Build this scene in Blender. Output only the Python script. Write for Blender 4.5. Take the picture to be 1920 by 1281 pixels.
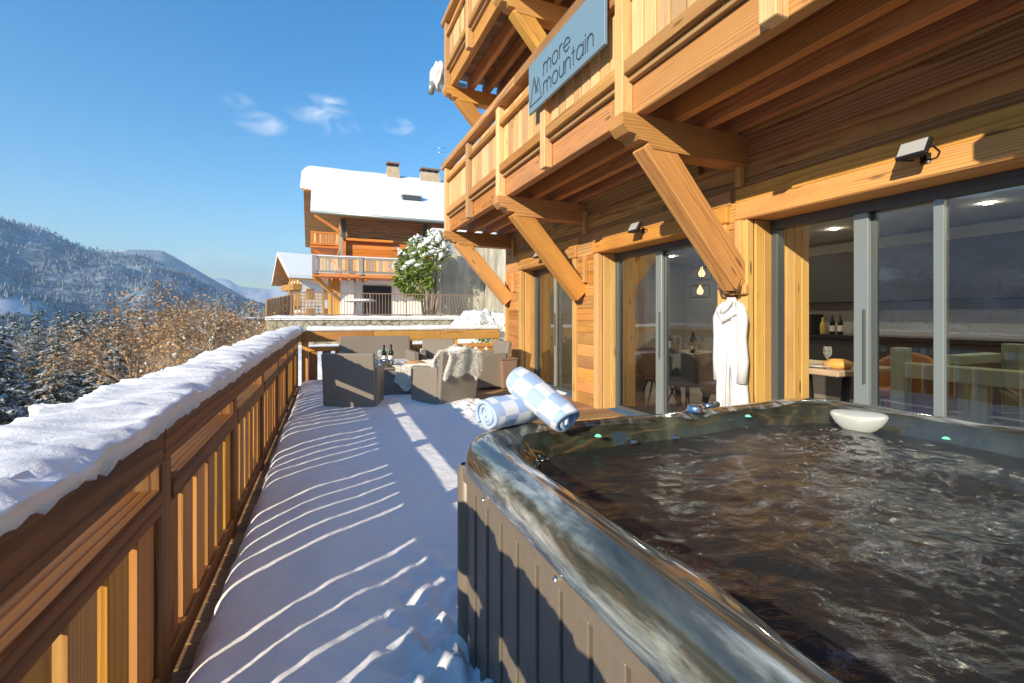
import bpy, math, random
from mathutils import Vector, Matrix, noise
random.seed(7)
rad = math.radians
for o in list(bpy.data.objects): bpy.data.objects.remove(o)
S = bpy.context.scene
COL = S.collection

# ------------------------------------------------------------------ camera
CAMZ = 1.25
YAW = 22.76
cam = bpy.data.cameras.new('camera'); co = bpy.data.objects.new('camera', cam); COL.objects.link(co)
co.location = (0, 0, CAMZ); co.rotation_euler = (rad(90), 0, rad(-YAW))
cam.sensor_width = 36; cam.lens = 870/1920*36; cam.shift_y = -47.5/1920
cam.clip_start = 0.03; cam.clip_end = 20000
S.camera = co
# ------------------------------------------------------------------ light
SUN_EL, SUN_AZ = 20.5, 35.5      # light travels towards +X turned SUN_AZ towards +Y
ldir = Vector((math.cos(rad(SUN_AZ))*math.cos(rad(SUN_EL)), math.sin(rad(SUN_AZ))*math.cos(rad(SUN_EL)), -math.sin(rad(SUN_EL))))
sl = bpy.data.lights.new('sun', 'SUN'); so = bpy.data.objects.new('sun', sl); COL.objects.link(so)
sl.energy = 5.0; sl.angle = rad(0.5); sl.color = (1.0, 0.86, 0.64)
so.rotation_euler = ldir.to_track_quat('-Z', 'Y').to_euler()
W = bpy.data.worlds.new('World'); S.world = W; W.use_nodes = True
wn, wl = W.node_tree.nodes, W.node_tree.links
wn.clear()
wout = wn.new('ShaderNodeOutputWorld'); bg = wn.new('ShaderNodeBackground')
sky = wn.new('ShaderNodeTexSky'); sky.sky_type = 'NISHITA'; sky.sun_disc = False
sky.sun_elevation = rad(SUN_EL)
sky.sun_rotation = math.atan2(-ldir.x, -ldir.y)
sky.altitude = 0; sky.air_density = 1.1; sky.dust_density = 0.0; sky.ozone_density = 1.6
bg.inputs['Strength'].default_value = 0.135
S.view_settings.view_transform = 'Standard'; S.view_settings.look = 'None'
S.view_settings.exposure = 0.82; S.view_settings.gamma = 1
def pxdir(px, py):
    r = (px-960)/870; u = (593-py)/870; a = rad(YAW)
    return Vector((math.sin(a)+r*math.cos(a), math.cos(a)-r*math.sin(a), u)).normalized()
tc = wn.new('ShaderNodeTexCoord')
wmask = None
def wmath(op, a, b=None):
    n = wn.new('ShaderNodeMath'); n.operation = op
    for i, v in enumerate((a, b)):
        if v is None: continue
        if hasattr(v, 'type') or isinstance(v, bpy.types.NodeSocket): wl.new(v, n.inputs[i])
        else: n.inputs[i].default_value = v
    return n.outputs[0]
wno = wn.new('ShaderNodeTexNoise'); wno.inputs['Scale'].default_value = 17; wno.inputs['Detail'].default_value = 7; wno.inputs['Distortion'].default_value = .5
wmp = wn.new('ShaderNodeMapping'); wmp.inputs['Scale'].default_value = (1, 1, 1.8)
wl.new(tc.outputs['Generated'], wmp.inputs[0]); wl.new(wmp.outputs[0], wno.inputs[0])
for (px, py, rr, st) in ((490, 232, .045, .6), (597, 208, .06, .6), (618, 190, .035, .5), (635, 242, .045, .5), (748, 238, .034, .6), (395, 500, .07, .9), (450, 503, .06, .9), (500, 514, .05, .9), (445, 190, .03, .3), (1500, -700, .5, .7), (-2500, 200, .5, .5)):
    d = pxdir(px, py)
    sub = wn.new('ShaderNodeVectorMath'); sub.operation = 'SUBTRACT'; sub.inputs[1].default_value = d
    wl.new(tc.outputs['Generated'], sub.inputs[0])
    sc = wn.new('ShaderNodeVectorMath'); sc.operation = 'MULTIPLY'; sc.inputs[1].default_value = (1, 1, 2.2)
    wl.new(sub.outputs[0], sc.inputs[0])
    ln = wn.new('ShaderNodeVectorMath'); ln.operation = 'LENGTH'; wl.new(sc.outputs[0], ln.inputs[0])
    m = wmath('MAXIMUM', wmath('SUBTRACT', 1.0, wmath('DIVIDE', ln.outputs['Value'], rr)), 0.0)
    m = wmath('MULTIPLY', wmath('POWER', m, .7), st)
    wmask = m if wmask is None else wmath('MAXIMUM', wmask, m)
cl = wmath('MULTIPLY', wmath('MULTIPLY', wmath('MAXIMUM', wmath('SUBTRACT', wno.outputs[0], .44), 0.0), 3.6), wmask)
cl = wmath('MINIMUM', cl, .75)
mx = wn.new('ShaderNodeMixRGB'); mx.inputs['Color2'].default_value = (7.0, 6.8, 6.6, 1)
hsv = wn.new('ShaderNodeHueSaturation'); hsv.inputs['Saturation'].default_value = 1.46; hsv.inputs['Hue'].default_value = .502; wl.new(sky.outputs[0], hsv.inputs['Color'])
wl.new(cl, mx.inputs[0]); wl.new(hsv.outputs[0], mx.inputs['Color1'])
wl.new(mx.outputs[0], bg.inputs['Color']); wl.new(bg.outputs[0], wout.inputs[0])

# ------------------------------------------------------------------ materials
def newmat(name):
    m = bpy.data.materials.new(name); m.use_nodes = True
    n, l = m.node_tree.nodes, m.node_tree.links
    return m, n, l, n['Principled BSDF']
def setp(b, **k):
    for a, v in k.items():
        b.inputs[a.replace('_', ' ')].default_value = v
def c4(c): return (c[0], c[1], c[2], 1)
class NT:
    def __init__(s, n, l): s.n, s.l = n, l
    def put(s, sock, v):
        if isinstance(v, bpy.types.NodeSocket): s.l.new(v, sock)
        elif isinstance(v, (tuple, list)) and len(v) == 3 and sock.type == 'RGBA': sock.default_value = c4(v)
        else: sock.default_value = v
    def attr(s, name):
        a = s.n.new('ShaderNodeAttribute'); a.attribute_name = name; return a
    def co(s, kind='Object'):
        return s.n.new('ShaderNodeTexCoord').outputs[kind]
    def pos(s): return s.n.new('ShaderNodeNewGeometry').outputs['Position']
    def mul(s, v, sc, off=(0, 0, 0)):
        m = s.n.new('ShaderNodeMapping'); s.l.new(v, m.inputs[0]); m.inputs['Scale'].default_value = sc; m.inputs['Location'].default_value = off
        return m.outputs[0]
    def noise(s, v, scale=5, detail=4, rough=.5, dist=0):
        t = s.n.new('ShaderNodeTexNoise'); s.put(t.inputs['Vector'], v)
        t.inputs['Scale'].default_value = scale; t.inputs['Detail'].default_value = detail; t.inputs['Roughness'].default_value = rough; t.inputs['Distortion'].default_value = dist
        return t.outputs[0]
    def vor(s, v, scale=5, feat='F1'):
        t = s.n.new('ShaderNodeTexVoronoi'); s.put(t.inputs['Vector'], v); t.feature = feat; t.inputs['Scale'].default_value = scale
        return t.outputs['Distance']
    def math(s, op, a, b=0.0, clamp=False):
        m = s.n.new('ShaderNodeMath'); m.operation = op; m.use_clamp = clamp
        s.put(m.inputs[0], a); s.put(m.inputs[1], b); return m.outputs[0]
    def ramp(s, f, pts):
        r = s.n.new('ShaderNodeValToRGB'); s.l.new(f, r.inputs[0]); e = r.color_ramp.elements
        while len(e) < len(pts): e.new(.5)
        for i, (p, c) in enumerate(pts):
            e[i].position = p; e[i].color = c4(c) if not isinstance(c, (int, float)) else (c, c, c, 1)
        return r.outputs[0]
    def mix(s, f, a, b, mode='MIX'):
        m = s.n.new('ShaderNodeMixRGB'); m.blend_type = mode
        s.put(m.inputs[0], f); s.put(m.inputs[1], a); s.put(m.inputs[2], b); return m.outputs[0]
    def bump(s, h, st=.3, dist=.01):
        b = s.n.new('ShaderNodeBump'); s.l.new(h, b.inputs['Height']); b.inputs['Strength'].default_value = st; b.inputs['Distance'].default_value = dist
        return b.outputs[0]

def wood(name, light, dark, var=.35, rough=.66, spacing=.016, contrast=1.0, knot=(.10, .045, .02), grey=0.0):
    m, n, l, b = newmat(name); t = NT(n, l)
    gp = t.attr('gp').outputs['Vector']; rn = t.attr('rnd').outputs['Fac']
    warp = t.noise(t.mul(gp, (.9, 4, 4)), 1.6, 3)
    wv = t.n.new('ShaderNodeTexWave'); wv.wave_type = 'RINGS'; wv.rings_direction = 'X'; wv.wave_profile = 'SAW'
    wv.inputs['Scale'].default_value = 2*math.pi/(20*spacing)
    wv.inputs['Distortion'].default_value = 8.5; wv.inputs['Detail'].default_value = 2.0; wv.inputs['Detail Scale'].default_value = .35
    l.new(t.mul(gp, (.16, 1, 1)), wv.inputs[0])
    fib = t.noise(t.mul(gp, (3, 130, 130)), 1.0, 2, .6)
    broad = t.noise(t.mul(gp, (.5, 6, 6)), 1.0, 3)
    ring = t.ramp(wv.outputs['Color'], ((0, 0.0), (.55, .25), (.85, 1.0), (1.0, .3)))
    f = t.math('MULTIPLY', ring, .55*contrast)
    f = t.math('ADD', f, t.math('MULTIPLY', t.math('SUBTRACT', fib, .5), .55))
    f = t.math('ADD', f, t.math('MULTIPLY', t.math('SUBTRACT', broad, .45), .8), clamp=True)
    col = t.mix(f, light, dark)
    kn = t.vor(t.mul(gp, (2.2, 9, 9)), 1.0)
    kf = t.ramp(kn, ((0.0, 1.0), (.10, .85), (.17, 0.0)))
    kf = t.math('MULTIPLY', kf, t.ramp(t.noise(t.mul(gp, (.7, 3, 3), (9, 4, 2)), 1.0, 1), ((.52, 0.0), (.56, 1.0))))
    col = t.mix(t.math('MULTIPLY', kf, .8), col, knot)
    stn = t.ramp(t.noise(t.mul(gp, (.8, 2.5, 2.5), (3, 3, 3)), 1.0, 5, .65), ((.50, 0.0), (.68, .5)))
    col = t.mix(stn, col, (dark[0]*.8+.03, dark[1]*.8+.03, dark[2]*.8+.025))
    ck = t.noise(t.mul(gp, (1.2, 55, 55), (5, 5, 5)), 1.0, 2, .5)
    col = t.mix(t.ramp(ck, ((.68, 0.0), (.73, .7))), col, (dark[0]*.35, dark[1]*.35, dark[2]*.35))
    v = t.math('ADD', t.math('MULTIPLY', rn, var*2), 1.0-var)
    hs = n.new('ShaderNodeHueSaturation'); l.new(col, hs.inputs['Color']); l.new(v, hs.inputs['Value'])
    hv = t.math('ADD', t.math('MULTIPLY', t.math('FRACT', t.math('MULTIPLY', rn, 7.3)), .018), .494)
    l.new(hv, hs.inputs['Hue'])
    sv = t.math('SUBTRACT', 1.0, t.math('MULTIPLY', t.math('FRACT', t.math('MULTIPLY', rn, 13.7)), .10+grey)); l.new(sv, hs.inputs['Saturation'])
    l.new(hs.outputs[0], b.inputs['Base Color'])
    setp(b, Roughness=rough); b.inputs['Specular IOR Level'].default_value = .35
    l.new(t.bump(f, .35, .004), b.inputs['Normal'])
    return m
M = {}
M['timber'] = wood('larch_timber', (.68, .33, .065), (.38, .14, .022), .2, contrast=1.2)
M['jamb'] = wood('pale_larch_boards', (.70, .40, .12), (.48, .22, .05), .14)
M['redwood'] = wood('red_stained_timber', (.60, .26, .06), (.28, .10, .02), .25, contrast=1.2)
M['siding'] = wood('brown_cladding_boards', (.58, .31, .095), (.20, .085, .024), .25, spacing=.026, contrast=1.4)
M['picket'] = wood('sun_bleached_pickets', (.76, .48, .22), (.52, .25, .08), .34)
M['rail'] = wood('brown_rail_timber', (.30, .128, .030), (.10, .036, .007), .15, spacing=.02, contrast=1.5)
M['slat'] = wood('amber_rail_boards', (.56, .25, .042), (.29, .105, .016), .24)
M['deckw'] = wood('deck_boards', (.40, .22, .10), (.20, .10, .045), .3)
M['oldwood'] = wood('weathered_grey_wood', (.40, .34, .28), (.24, .19, .15), .3, grey=.4)
M['orange'] = wood('orange_stained_planks', (.78, .23, .018), (.50, .13, .01), .15, spacing=.04)
M['tablew'] = wood('pale_oak', (.55, .42, .28), (.38, .27, .16), .1)

def simple(name, col, rough=.5, metal=0.0, bumpsc=None, bst=.2, bdist=.002, var=0.0, vsc=5, coords='Object', **k):
    m, n, l, b = newmat(name); t = NT(n, l)
    setp(b, Roughness=rough, Metallic=metal)
    for a, v in k.items(): b.inputs[a.replace('_', ' ')].default_value = v
    v = t.co(coords)
    if var:
        f = t.noise(v, vsc, 5, .6)
        d = tuple(c*(1-var) for c in col); e = tuple(min(1, c*(1+var)) for c in col)
        l.new(t.mix(t.ramp(f, ((.3, 0.0), (.7, 1.0))), d, e), b.inputs['Base Color'])
    else: b.inputs['Base Color'].default_value = c4(col)
    if bumpsc: l.new(t.bump(t.noise(v, bumpsc, 5, .6), bst, bdist), b.inputs['Normal'])
    return m
def snowmat(name, col=(.86, .87, .89), big=3, st=.35):
    m, n, l, b = newmat(name); t = NT(n, l)
    v = t.co('Object')
    a = t.noise(v, big*4, 6, .65); g = t.noise(v, 330, 3, .7)
    h = t.math('ADD', t.math('MULTIPLY', a, 1.0), t.math('MULTIPLY', g, .12))
    l.new(t.bump(h, st, .03), b.inputs['Normal'])
    b.inputs['Base Color'].default_value = c4(col); setp(b, Roughness=.65)
    b.inputs['Specular IOR Level'].default_value = .25
    b.inputs['Subsurface Weight'].default_value = .0
    return m
M['snow'] = snowmat('snow')
M['snowfar'] = snowmat('roof_snow', (.84, .85, .87), .8, .15)
M['frame'] = simple('slate_grey_aluminium', (.10, .115, .12), .38, .3)
M['framelight'] = simple('grey_green_aluminium', (.30, .35, .35), .35, .4)
M['black'] = simple('black_plastic', (.012, .012, .013), .4)
M['metal'] = simple('steel', (.55, .56, .57), .25, 1.0)
M['lampglass'] = simple('floodlight_glass', (.42, .43, .45), .08)
M['sign'] = simple('blue_grey_sign_board', (.17, .275, .36), .45)
M['ink'] = simple('dark_sign_lettering', (.055, .085, .12), .5)
M['towel'] = None
M['robe'] = simple('white_terry_cloth', (.68, .68, .69), .95, bumpsc=220, bst=.5, bdist=.004)
M['antler'] = simple('antler_horn', (.16, .09, .045), .5, bumpsc=60)
M['white_paint'] = simple('white_render', (.78, .77, .72), .8, var=.06, vsc=3)
M['concrete'] = None
M['stone'] = None
M['greenwood'] = wood('sage_painted_wood', (.47, .50, .33), (.38, .41, .26), .08, contrast=.4, knot=(.24, .26, .16))
M['leather'] = simple('tan_leather', (.42, .17, .06), .45, bumpsc=90)
M['greychair'] = simple('grey_upholstery', (.16, .155, .14), .8, bumpsc=120)
M['darkcab'] = simple('charcoal_cabinet', (.055, .052, .05), .5)
M['splash'] = simple('beige_backsplash', (.52, .49, .44), .5)
M['counter'] = simple('black_counter', (.02, .02, .022), .2)
M['ceiling'] = simple('white_ceiling', (.62, .61, .58), .9)
M['intwall'] = simple('interior_wall', (.50, .46, .40), .9)
M['intfloor'] = simple('interior_floor', (.34, .30, .25), .45, var=.1, vsc=2)
M['rug'] = simple('fur_rug', (.55, .52, .46), .95, bumpsc=60, bst=1.0, bdist=.03, var=.3, vsc=14)
M['wine'] = simple('dark_green_glass', (.015, .035, .012), .05, Transmission_Weight=.3)
M['clear'] = simple('clear_glass', (.9, .93, .92), .02, Transmission_Weight=.9, IOR=1.3)
M['plate'] = simple('white_ceramic', (.8, .8, .78), .2)
M['bread'] = simple('baked_crust', (.65, .32, .07), .6, var=.3, vsc=20, bumpsc=40)
M['cushion'] = simple('pale_grey_cushion', (.62, .62, .62), .9, bumpsc=200)
M['gold'] = simple('gold_label', (.6, .42, .08), .4)
M['label'] = simple('cream_bottle_label', (.75, .72, .62), .7)
M['pillowm'] = simple('pale_grey_headrest', (.34, .355, .335), .35)
M['rust'] = simple('brown_iron', (.30, .195, .135), .6, .3)
M['trunkm'] = simple('tree_bark', (.16, .125, .09), .9, bumpsc=30, bst=.6, bdist=.02, var=.3, vsc=8)
M['bark_frost'] = simple('frosted_bark', (.30, .25, .19), .9, var=.45, vsc=3)
M['needle'] = simple('conifer_needles', (.045, .07, .035), .8, var=.4, vsc=2)
M['needle_bright'] = simple('sunlit_fir_needles', (.17, .24, .03), .7, var=.45, vsc=5)
M['frost'] = simple('frosted_needles', (.60, .62, .64), .8)
M['dryleaf'] = simple('dry_orange_leaves', (.42, .25, .115), .8, var=.35, vsc=9)
M['twig'] = simple('brown_twigs', (.34, .24, .14), .9, var=.4, vsc=4)
M['glow'] = simple('lamp_glow', (.9, .5, .2), .5); M['glow'].node_tree.nodes['Principled BSDF'].inputs['Emission Color'].default_value = (1, .55, .2, 1); M['glow'].node_tree.nodes['Principled BSDF'].inputs['Emission Strength'].default_value = 2.5
M['led'] = simple('green_light_lens', (.2, .7, .45), .2); M['led'].node_tree.nodes['Principled BSDF'].inputs['Emission Color'].default_value = (.15, 1, .55, 1); M['led'].node_tree.nodes['Principled BSDF'].inputs['Emission Strength'].default_value = .25
M['spot'] = simple('ceiling_spot_glow', (1, .9, .7), .5); M['spot'].node_tree.nodes['Principled BSDF'].inputs['Emission Color'].default_value = (1, .9, .7, 1); M['spot'].node_tree.nodes['Principled BSDF'].inputs['Emission Strength'].default_value = 190

def rattan():
    m, n, l, b = newmat('taupe_woven_rattan'); t = NT(n, l)
    v = t.co('Object')
    ck = n.new('ShaderNodeTexChecker'); ck.inputs['Scale'].default_value = 90; l.new(v, ck.inputs[0])
    w = t.noise(v, 60, 2)
    l.new(t.mix(t.math('MULTIPLY', ck.outputs['Fac'], .35), (.26, .222, .18), (.155, .13, .105)), b.inputs['Base Color'])
    l.new(t.bump(t.math('ADD', ck.outputs['Fac'], w), .35, .003), b.inputs['Normal']); setp(b, Roughness=.55)
    return m
M['rattan'] = rattan()
def fur():
    m, n, l, b = newmat('cream_sheepskin'); t = NT(n, l)
    l.new(t.mix(t.noise(t.co(), 18, 4), (.88, .84, .72), (.95, .93, .88)), b.inputs['Base Color']); setp(b, Roughness=.95)
    return m
M['fur'] = fur()
def concrete():
    m, n, l, b = newmat('stained_concrete'); t = NT(n, l); v = t.co()
    a = t.noise(t.mul(v, (1, 1, .25)), 2.2, 6, .65); c = t.noise(v, .7, 4)
    st = t.ramp(a, ((.35, 0.0), (.62, 1.0)))
    col = t.mix(st, (.30, .28, .22), (.58, .56, .48)); col = t.mix(t.ramp(c, ((.4, 0.0), (.7, .6))), col, (.24, .22, .17))
    wv = n.new('ShaderNodeTexWave'); wv.bands_direction = 'Z'; wv.inputs['Scale'].default_value = .55; l.new(v, wv.inputs[0])
    l.new(col, b.inputs['Base Color']); l.new(t.bump(a, .4, .03), b.inputs['Normal']); setp(b, Roughness=.9)
    return m
M['concrete'] = concrete()
def stone():
    m, n, l, b = newmat('rubble_stone_wall'); t = NT(n, l); v = t.co()
    d = t.vor(v, 3.2, 'DISTANCE_TO_EDGE'); a = t.noise(v, 4, 5)
    col = t.mix(a, (.22, .19, .13), (.52, .47, .36)); col = t.mix(t.ramp(d, ((0, 1.0), (.07, 0.0))), col, (.08, .07, .05))
    l.new(col, b.inputs['Base Color']); l.new(t.bump(d, .8, .05), b.inputs['Normal']); setp(b, Roughness=.95)
    return m
M['stone'] = stone()
def towel():
    m, n, l, b = newmat('blue_white_check_towelling'); t = NT(n, l)
    gp = t.attr('gp').outputs['Vector']; sx = n.new('ShaderNodeSeparateXYZ'); l.new(gp, sx.inputs[0])
    a = t.math('GREATER_THAN', t.math('FRACT', t.math('MULTIPLY', sx.outputs['X'], 1/.13)), .5)
    c = t.math('GREATER_THAN', t.math('FRACT', t.math('MULTIPLY', sx.outputs['Y'], 1/.12)), .5)
    ck = t.math('ABSOLUTE', t.math('SUBTRACT', a, c))
    hem = t.math('GREATER_THAN', sx.outputs['Z'], .5)
    col = t.mix(ck, (.86, .87, .90), (.36, .53, .82)); col = t.mix(hem, col, (.42, .58, .82))
    fz = t.noise(t.co(), 260, 3, .7)
    col = t.mix(t.math('MULTIPLY', fz, .35), col, (.75, .80, .88))
    l.new(col, b.inputs['Base Color']); l.new(t.bump(fz, .7, .006), b.inputs['Normal']); setp(b, Roughness=.97)
    return m
M['towel'] = towel()
def shell():
    m, n, l, b = newmat('marbled_acrylic'); t = NT(n, l); v = t.co()
    vv = t.mul(v, (6.0, .8, 4.0))
    a = t.noise(vv, 2.1, 6, .62, .9); c = t.noise(vv, 6.5, 5, .6, .6); sp = t.noise(v, 45, 3)
    f = t.math('ADD', t.math('MULTIPLY', a, .75), t.math('MULTIPLY', c, .3))
    col = t.ramp(f, ((.42, (.02, .024, .02)), (.52, (.065, .072, .062)), (.59, (.22, .25, .24)), (.67, (.50, .53, .51))))
    col = t.mix(t.math('MULTIPLY', sp, .15), col, (.16, .13, .08))
    l.new(col, b.inputs['Base Color']); setp(b, Roughness=.10); b.inputs['Coat Weight'].default_value = 1.0; b.inputs['Coat Roughness'].default_value = .035
    b.inputs['IOR'].default_value = 1.6
    l.new(t.bump(t.noise(v, 5, 2), .12, .02), b.inputs['Normal'])
    return m
M['shell'] = shell()
def darkshell():
    m, n, l, b = newmat('dark_olive_acrylic'); t = NT(n, l); v = t.co()
    a = t.noise(v, 5, 6, .6, .7)
    l.new(t.ramp(a, ((.35, (.016, .019, .012)), (.6, (.05, .056, .036)), (.75, (.13, .13, .10)))), b.inputs['Base Color'])
    setp(b, Roughness=.1); b.inputs['Coat Weight'].default_value = .8; b.inputs['Coat Roughness'].default_value = .03
    return m
M['darkshell'] = darkshell()
def cabinet():
    m, n, l, b = newmat('taupe_cabinet_panel'); t = NT(n, l); v = t.co()
    a = t.noise(t.mul(v, (40, 40, 2)), 1.0, 4)
    l.new(t.mix(a, (.165, .135, .10), (.21, .172, .127)), b.inputs['Base Color']); l.new(t.bump(a, .12, .002), b.inputs['Normal']); setp(b, Roughness=.42)
    return m
M['cabinet'] = cabinet()
def watermat():
    m, n, l, b = newmat('churning_tub_water'); t = NT(n, l); v = t.co()
    a = t.noise(t.mul(v, (1, 1.5, 1)), 1.5, 3, .5, 1.8); c = t.noise(t.mul(v, (1, 1.5, 1)), 11, 8, .78, .5); d = t.noise(v, 1.1, 2)
    band = t.math('SUBTRACT', 1.0, t.math('MULTIPLY', t.math('ABSOLUTE', t.math('SUBTRACT', a, .5)), 14.0), clamp=True)
    f = t.math('MULTIPLY', band, t.ramp(d, ((.44, 0.0), (.60, 1.0))))
    f = t.math('MULTIPLY', f, t.ramp(c, ((.50, .0), (.66, 1.0))), clamp=True)
    sep = n.new('ShaderNodeSeparateXYZ'); l.new(v, sep.inputs[0])
    f = t.math('MULTIPLY', f, .72)
    l.new(t.mix(f, (.026, .027, .026), (.62, .59, .57)), b.inputs['Base Color'])
    l.new(t.math('ADD', t.math('MULTIPLY', f, .6), .12), b.inputs['Roughness'])
    b.inputs['IOR'].default_value = 1.34
    rip = t.noise(t.mul(v, (.8, 1.3, 1)), 17, 5, .6, 1.2)
    l.new(t.bump(rip, .17, .02), b.inputs['Normal'])
    return m
M['water'] = watermat()
def glassmat():
    m = bpy.data.materials.new('door_glass'); m.use_nodes = True; n, l = m.node_tree.nodes, m.node_tree.links
    n.clear(); o = n.new('ShaderNodeOutputMaterial'); mixs = n.new('ShaderNodeMixShader'); tr = n.new('ShaderNodeBsdfTransparent'); gl = n.new('ShaderNodeBsdfGlossy')
    fr = n.new('ShaderNodeFresnel'); fr.inputs[0].default_value = 1.6
    ad = n.new('ShaderNodeMath'); ad.operation = 'ADD'; ad.inputs[1].default_value = .10; ad.use_clamp = True
    tr.inputs[0].default_value = (.86, .90, .86, 1); gl.inputs['Roughness'].default_value = .004; gl.inputs[0].default_value = (.9, .95, 1, 1)
    l.new(fr.outputs[0], ad.inputs[0]); l.new(ad.outputs[0], mixs.inputs[0]); l.new(tr.outputs[0], mixs.inputs[1]); l.new(gl.outputs[0], mixs.inputs[2]); l.new(mixs.outputs[0], o.inputs[0])
    return m
M['glass'] = glassmat()

# ------------------------------------------------------------------ mesh builder
class MB:
    def __init__(s): s.V, s.F, s.G, s.R, s.MI, s.SM = [], [], [], [], [], []
    def add(s, vs, fs, gs=None, r=None, m=0, smooth=False):
        o = len(s.V); r = random.random() if r is None else r
        s.V += [tuple(v) for v in vs]; s.G += [tuple(g) for g in (gs or vs)]; s.R += [r]*len(vs)
        for f in fs: s.F.append(tuple(o+i for i in f)); s.MI.append(m); s.SM.append(smooth)
    def obox(s, c, L, Wv, H, l, w, h, bev=.004, r=None, m=0):
        """box centred at c; unit axes L, Wv, H; full sizes l, w, h; chamfered"""
        c = Vector(c); bev = min(bev, l*.3, w*.3, h*.3)
        hs = (l/2, w/2, h/2); off = (random.uniform(-50, 50), random.uniform(-.16, .16), random.uniform(-.16, .16))
        idx = {}; vs = []; gs = []
        for sx in (-1, 1):
            for sy in (-1, 1):
                for sz in (-1, 1):
                    for ax in range(3):
                        q = [sx*hs[0], sy*hs[1], sz*hs[2]]
                        for k in range(3):
                            if k != ax: q[k] -= (sx, sy, sz)[k]*bev
                        idx[(sx, sy, sz, ax)] = len(vs)
                        vs.append(c+L*q[0]+Wv*q[1]+H*q[2]); gs.append((q[0]+off[0], q[1]+off[1], q[2]+off[2]))
        fs = []
        for ax in range(3):
            a, b = [(1, 2), (2, 0), (0, 1)][ax]
            for sg in (-1, 1):
                loop = []
                for (u, v) in ((-1, -1), (1, -1), (1, 1), (-1, 1)):
                    k = [0, 0, 0]; k[ax] = sg; k[a] = u; k[b] = v; loop.append(idx[(k[0], k[1], k[2], ax)])
                fs.append(loop if sg > 0 else loop[::-1])
        for ax in range(3):       # edges parallel to ax
            a, b = [(1, 2), (2, 0), (0, 1)][ax]
            for u in (-1, 1):
                for v in (-1, 1):
                    def I(e, fax):
                        k = [0, 0, 0]; k[ax] = e; k[a] = u; k[b] = v; return idx[(k[0], k[1], k[2], fax)]
                    loop = [I(-1, a), I(1, a), I(1, b), I(-1, b)]
                    fs.append(loop if u*v < 0 else loop[::-1])
        for sx in (-1, 1):
            for sy in (-1, 1):
                for sz in (-1, 1):
                    loop = [idx[(sx, sy, sz, k)] for k in range(3)]
                    fs.append(loop if sx*sy*sz > 0 else loop[::-1])
        s.add(vs, fs, gs, r, m)
    def box(s, x0, x1, y0, y1, z0, z1, bev=.004, r=None, m=0, along=None):
        X, Y, Z = Vector((1, 0, 0)), Vector((0, 1, 0)), Vector((0, 0, 1))
        d = {'x': x1-x0, 'y': y1-y0, 'z': z1-z0}; along = along or max(d, key=d.get)
        c = ((x0+x1)/2, (y0+y1)/2, (z0+z1)/2)
        if along == 'x': s.obox(c, X, Y, Z, d['x'], d['y'], d['z'], bev, r, m)
        elif along == 'y': s.obox(c, Y, Z, X, d['y'], d['z'], d['x'], bev, r, m)
        else: s.obox(c, Z, X, Y, d['z'], d['x'], d['y'], bev, r, m)
        return s
    def beam(s, p0, p1, w, h, up=(0, 0, 1), bev=.006, r=None, m=0):
        p0, p1 = Vector(p0), Vector(p1); L = (p1-p0).normalized(); up = Vector(up); Wv = up.cross(L).normalized(); H = L.cross(Wv).normalized()
        s.obox((p0+p1)/2, L, Wv, H, (p1-p0).length, w, h, bev, r, m); return s
    def prism(s, pts, axis, a0, a1, m=0, r=None):
        """pts: 2D outline (u,v) counter-clockwise; axis 'y' -> (x,z) outline extruded in y; 'x' -> (y,z); 'z' -> (x,y)"""
        n = len(pts)
        def P(u, v, a): return {'y': (u, a, v), 'x': (a, u, v), 'z': (u, v, a)}[axis]
        vs = [P(u, v, a0) for u, v in pts]+[P(u, v, a1) for u, v in pts]
        off = (random.uniform(-50, 50), random.uniform(-.2, .2), random.uniform(-.2, .2))
        gs = [((v[0] if axis != 'x' else v[1])+off[0], (v[1] if axis != 'x' else v[0])+off[1], v[2]+off[2]) for v in vs]
        fs = [tuple(range(n)), tuple(range(2*n-1, n-1, -1))]+[(i, i+n, (i+1) % n+n, (i+1) % n) for i in range(n)]
        s.add(vs, fs, gs, r, m); return s
    def tube(s, pts, radii, seg=8, cap=True, m=0, smooth=True):
        pts = [Vector(p) for p in pts]; n = len(pts); vs = []; fs = []; gs = []
        if isinstance(radii, (int, float)): radii = [radii]*n
        ref = Vector((0, 0, 1)); acc = 0
        for i, p in enumerate(pts):
            T = (pts[min(i+1, n-1)]-pts[max(i-1, 0)]).normalized()
            if i == 0:
                if abs(T.dot(ref)) > .9: ref = Vector((1, 0, 0))
                U = T.cross(ref).normalized()
            else:
                U = (U-T*U.dot(T)).normalized(); acc += (p-pts[i-1]).length
            B = T.cross(U)
            for k in range(seg):
                a = 2*math.pi*k/seg; o = (U*math.cos(a)+B*math.sin(a))*radii[i]; vs.append(p+o); gs.append((acc, math.cos(a)*radii[i], math.sin(a)*radii[i]))
        for i in range(n-1):
            for k in range(seg):
                k2 = (k+1) % seg; fs.append((i*seg+k, i*seg+k2, (i+1)*seg+k2, (i+1)*seg+k))
        if cap: fs.append(tuple(range(seg))[::-1]); fs.append(tuple((n-1)*seg+k for k in range(seg)))
        s.add(vs, fs, gs, None, m, smooth); return s
    def lathe(s, c, prof, seg=16, m=0, smooth=True):
        vs = []; fs = []
        for (r, z) in prof:
            for k in range(seg):
                a = 2*math.pi*k/seg; vs.append((c[0]+r*math.cos(a), c[1]+r*math.sin(a), c[2]+z))
        for i in range(len(prof)-1):
            for k in range(seg):
                k2 = (k+1) % seg; fs.append((i*seg+k, i*seg+k2, (i+1)*seg+k2, (i+1)*seg+k))
        s.add(vs, fs, None, None, m, smooth); return s
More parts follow.
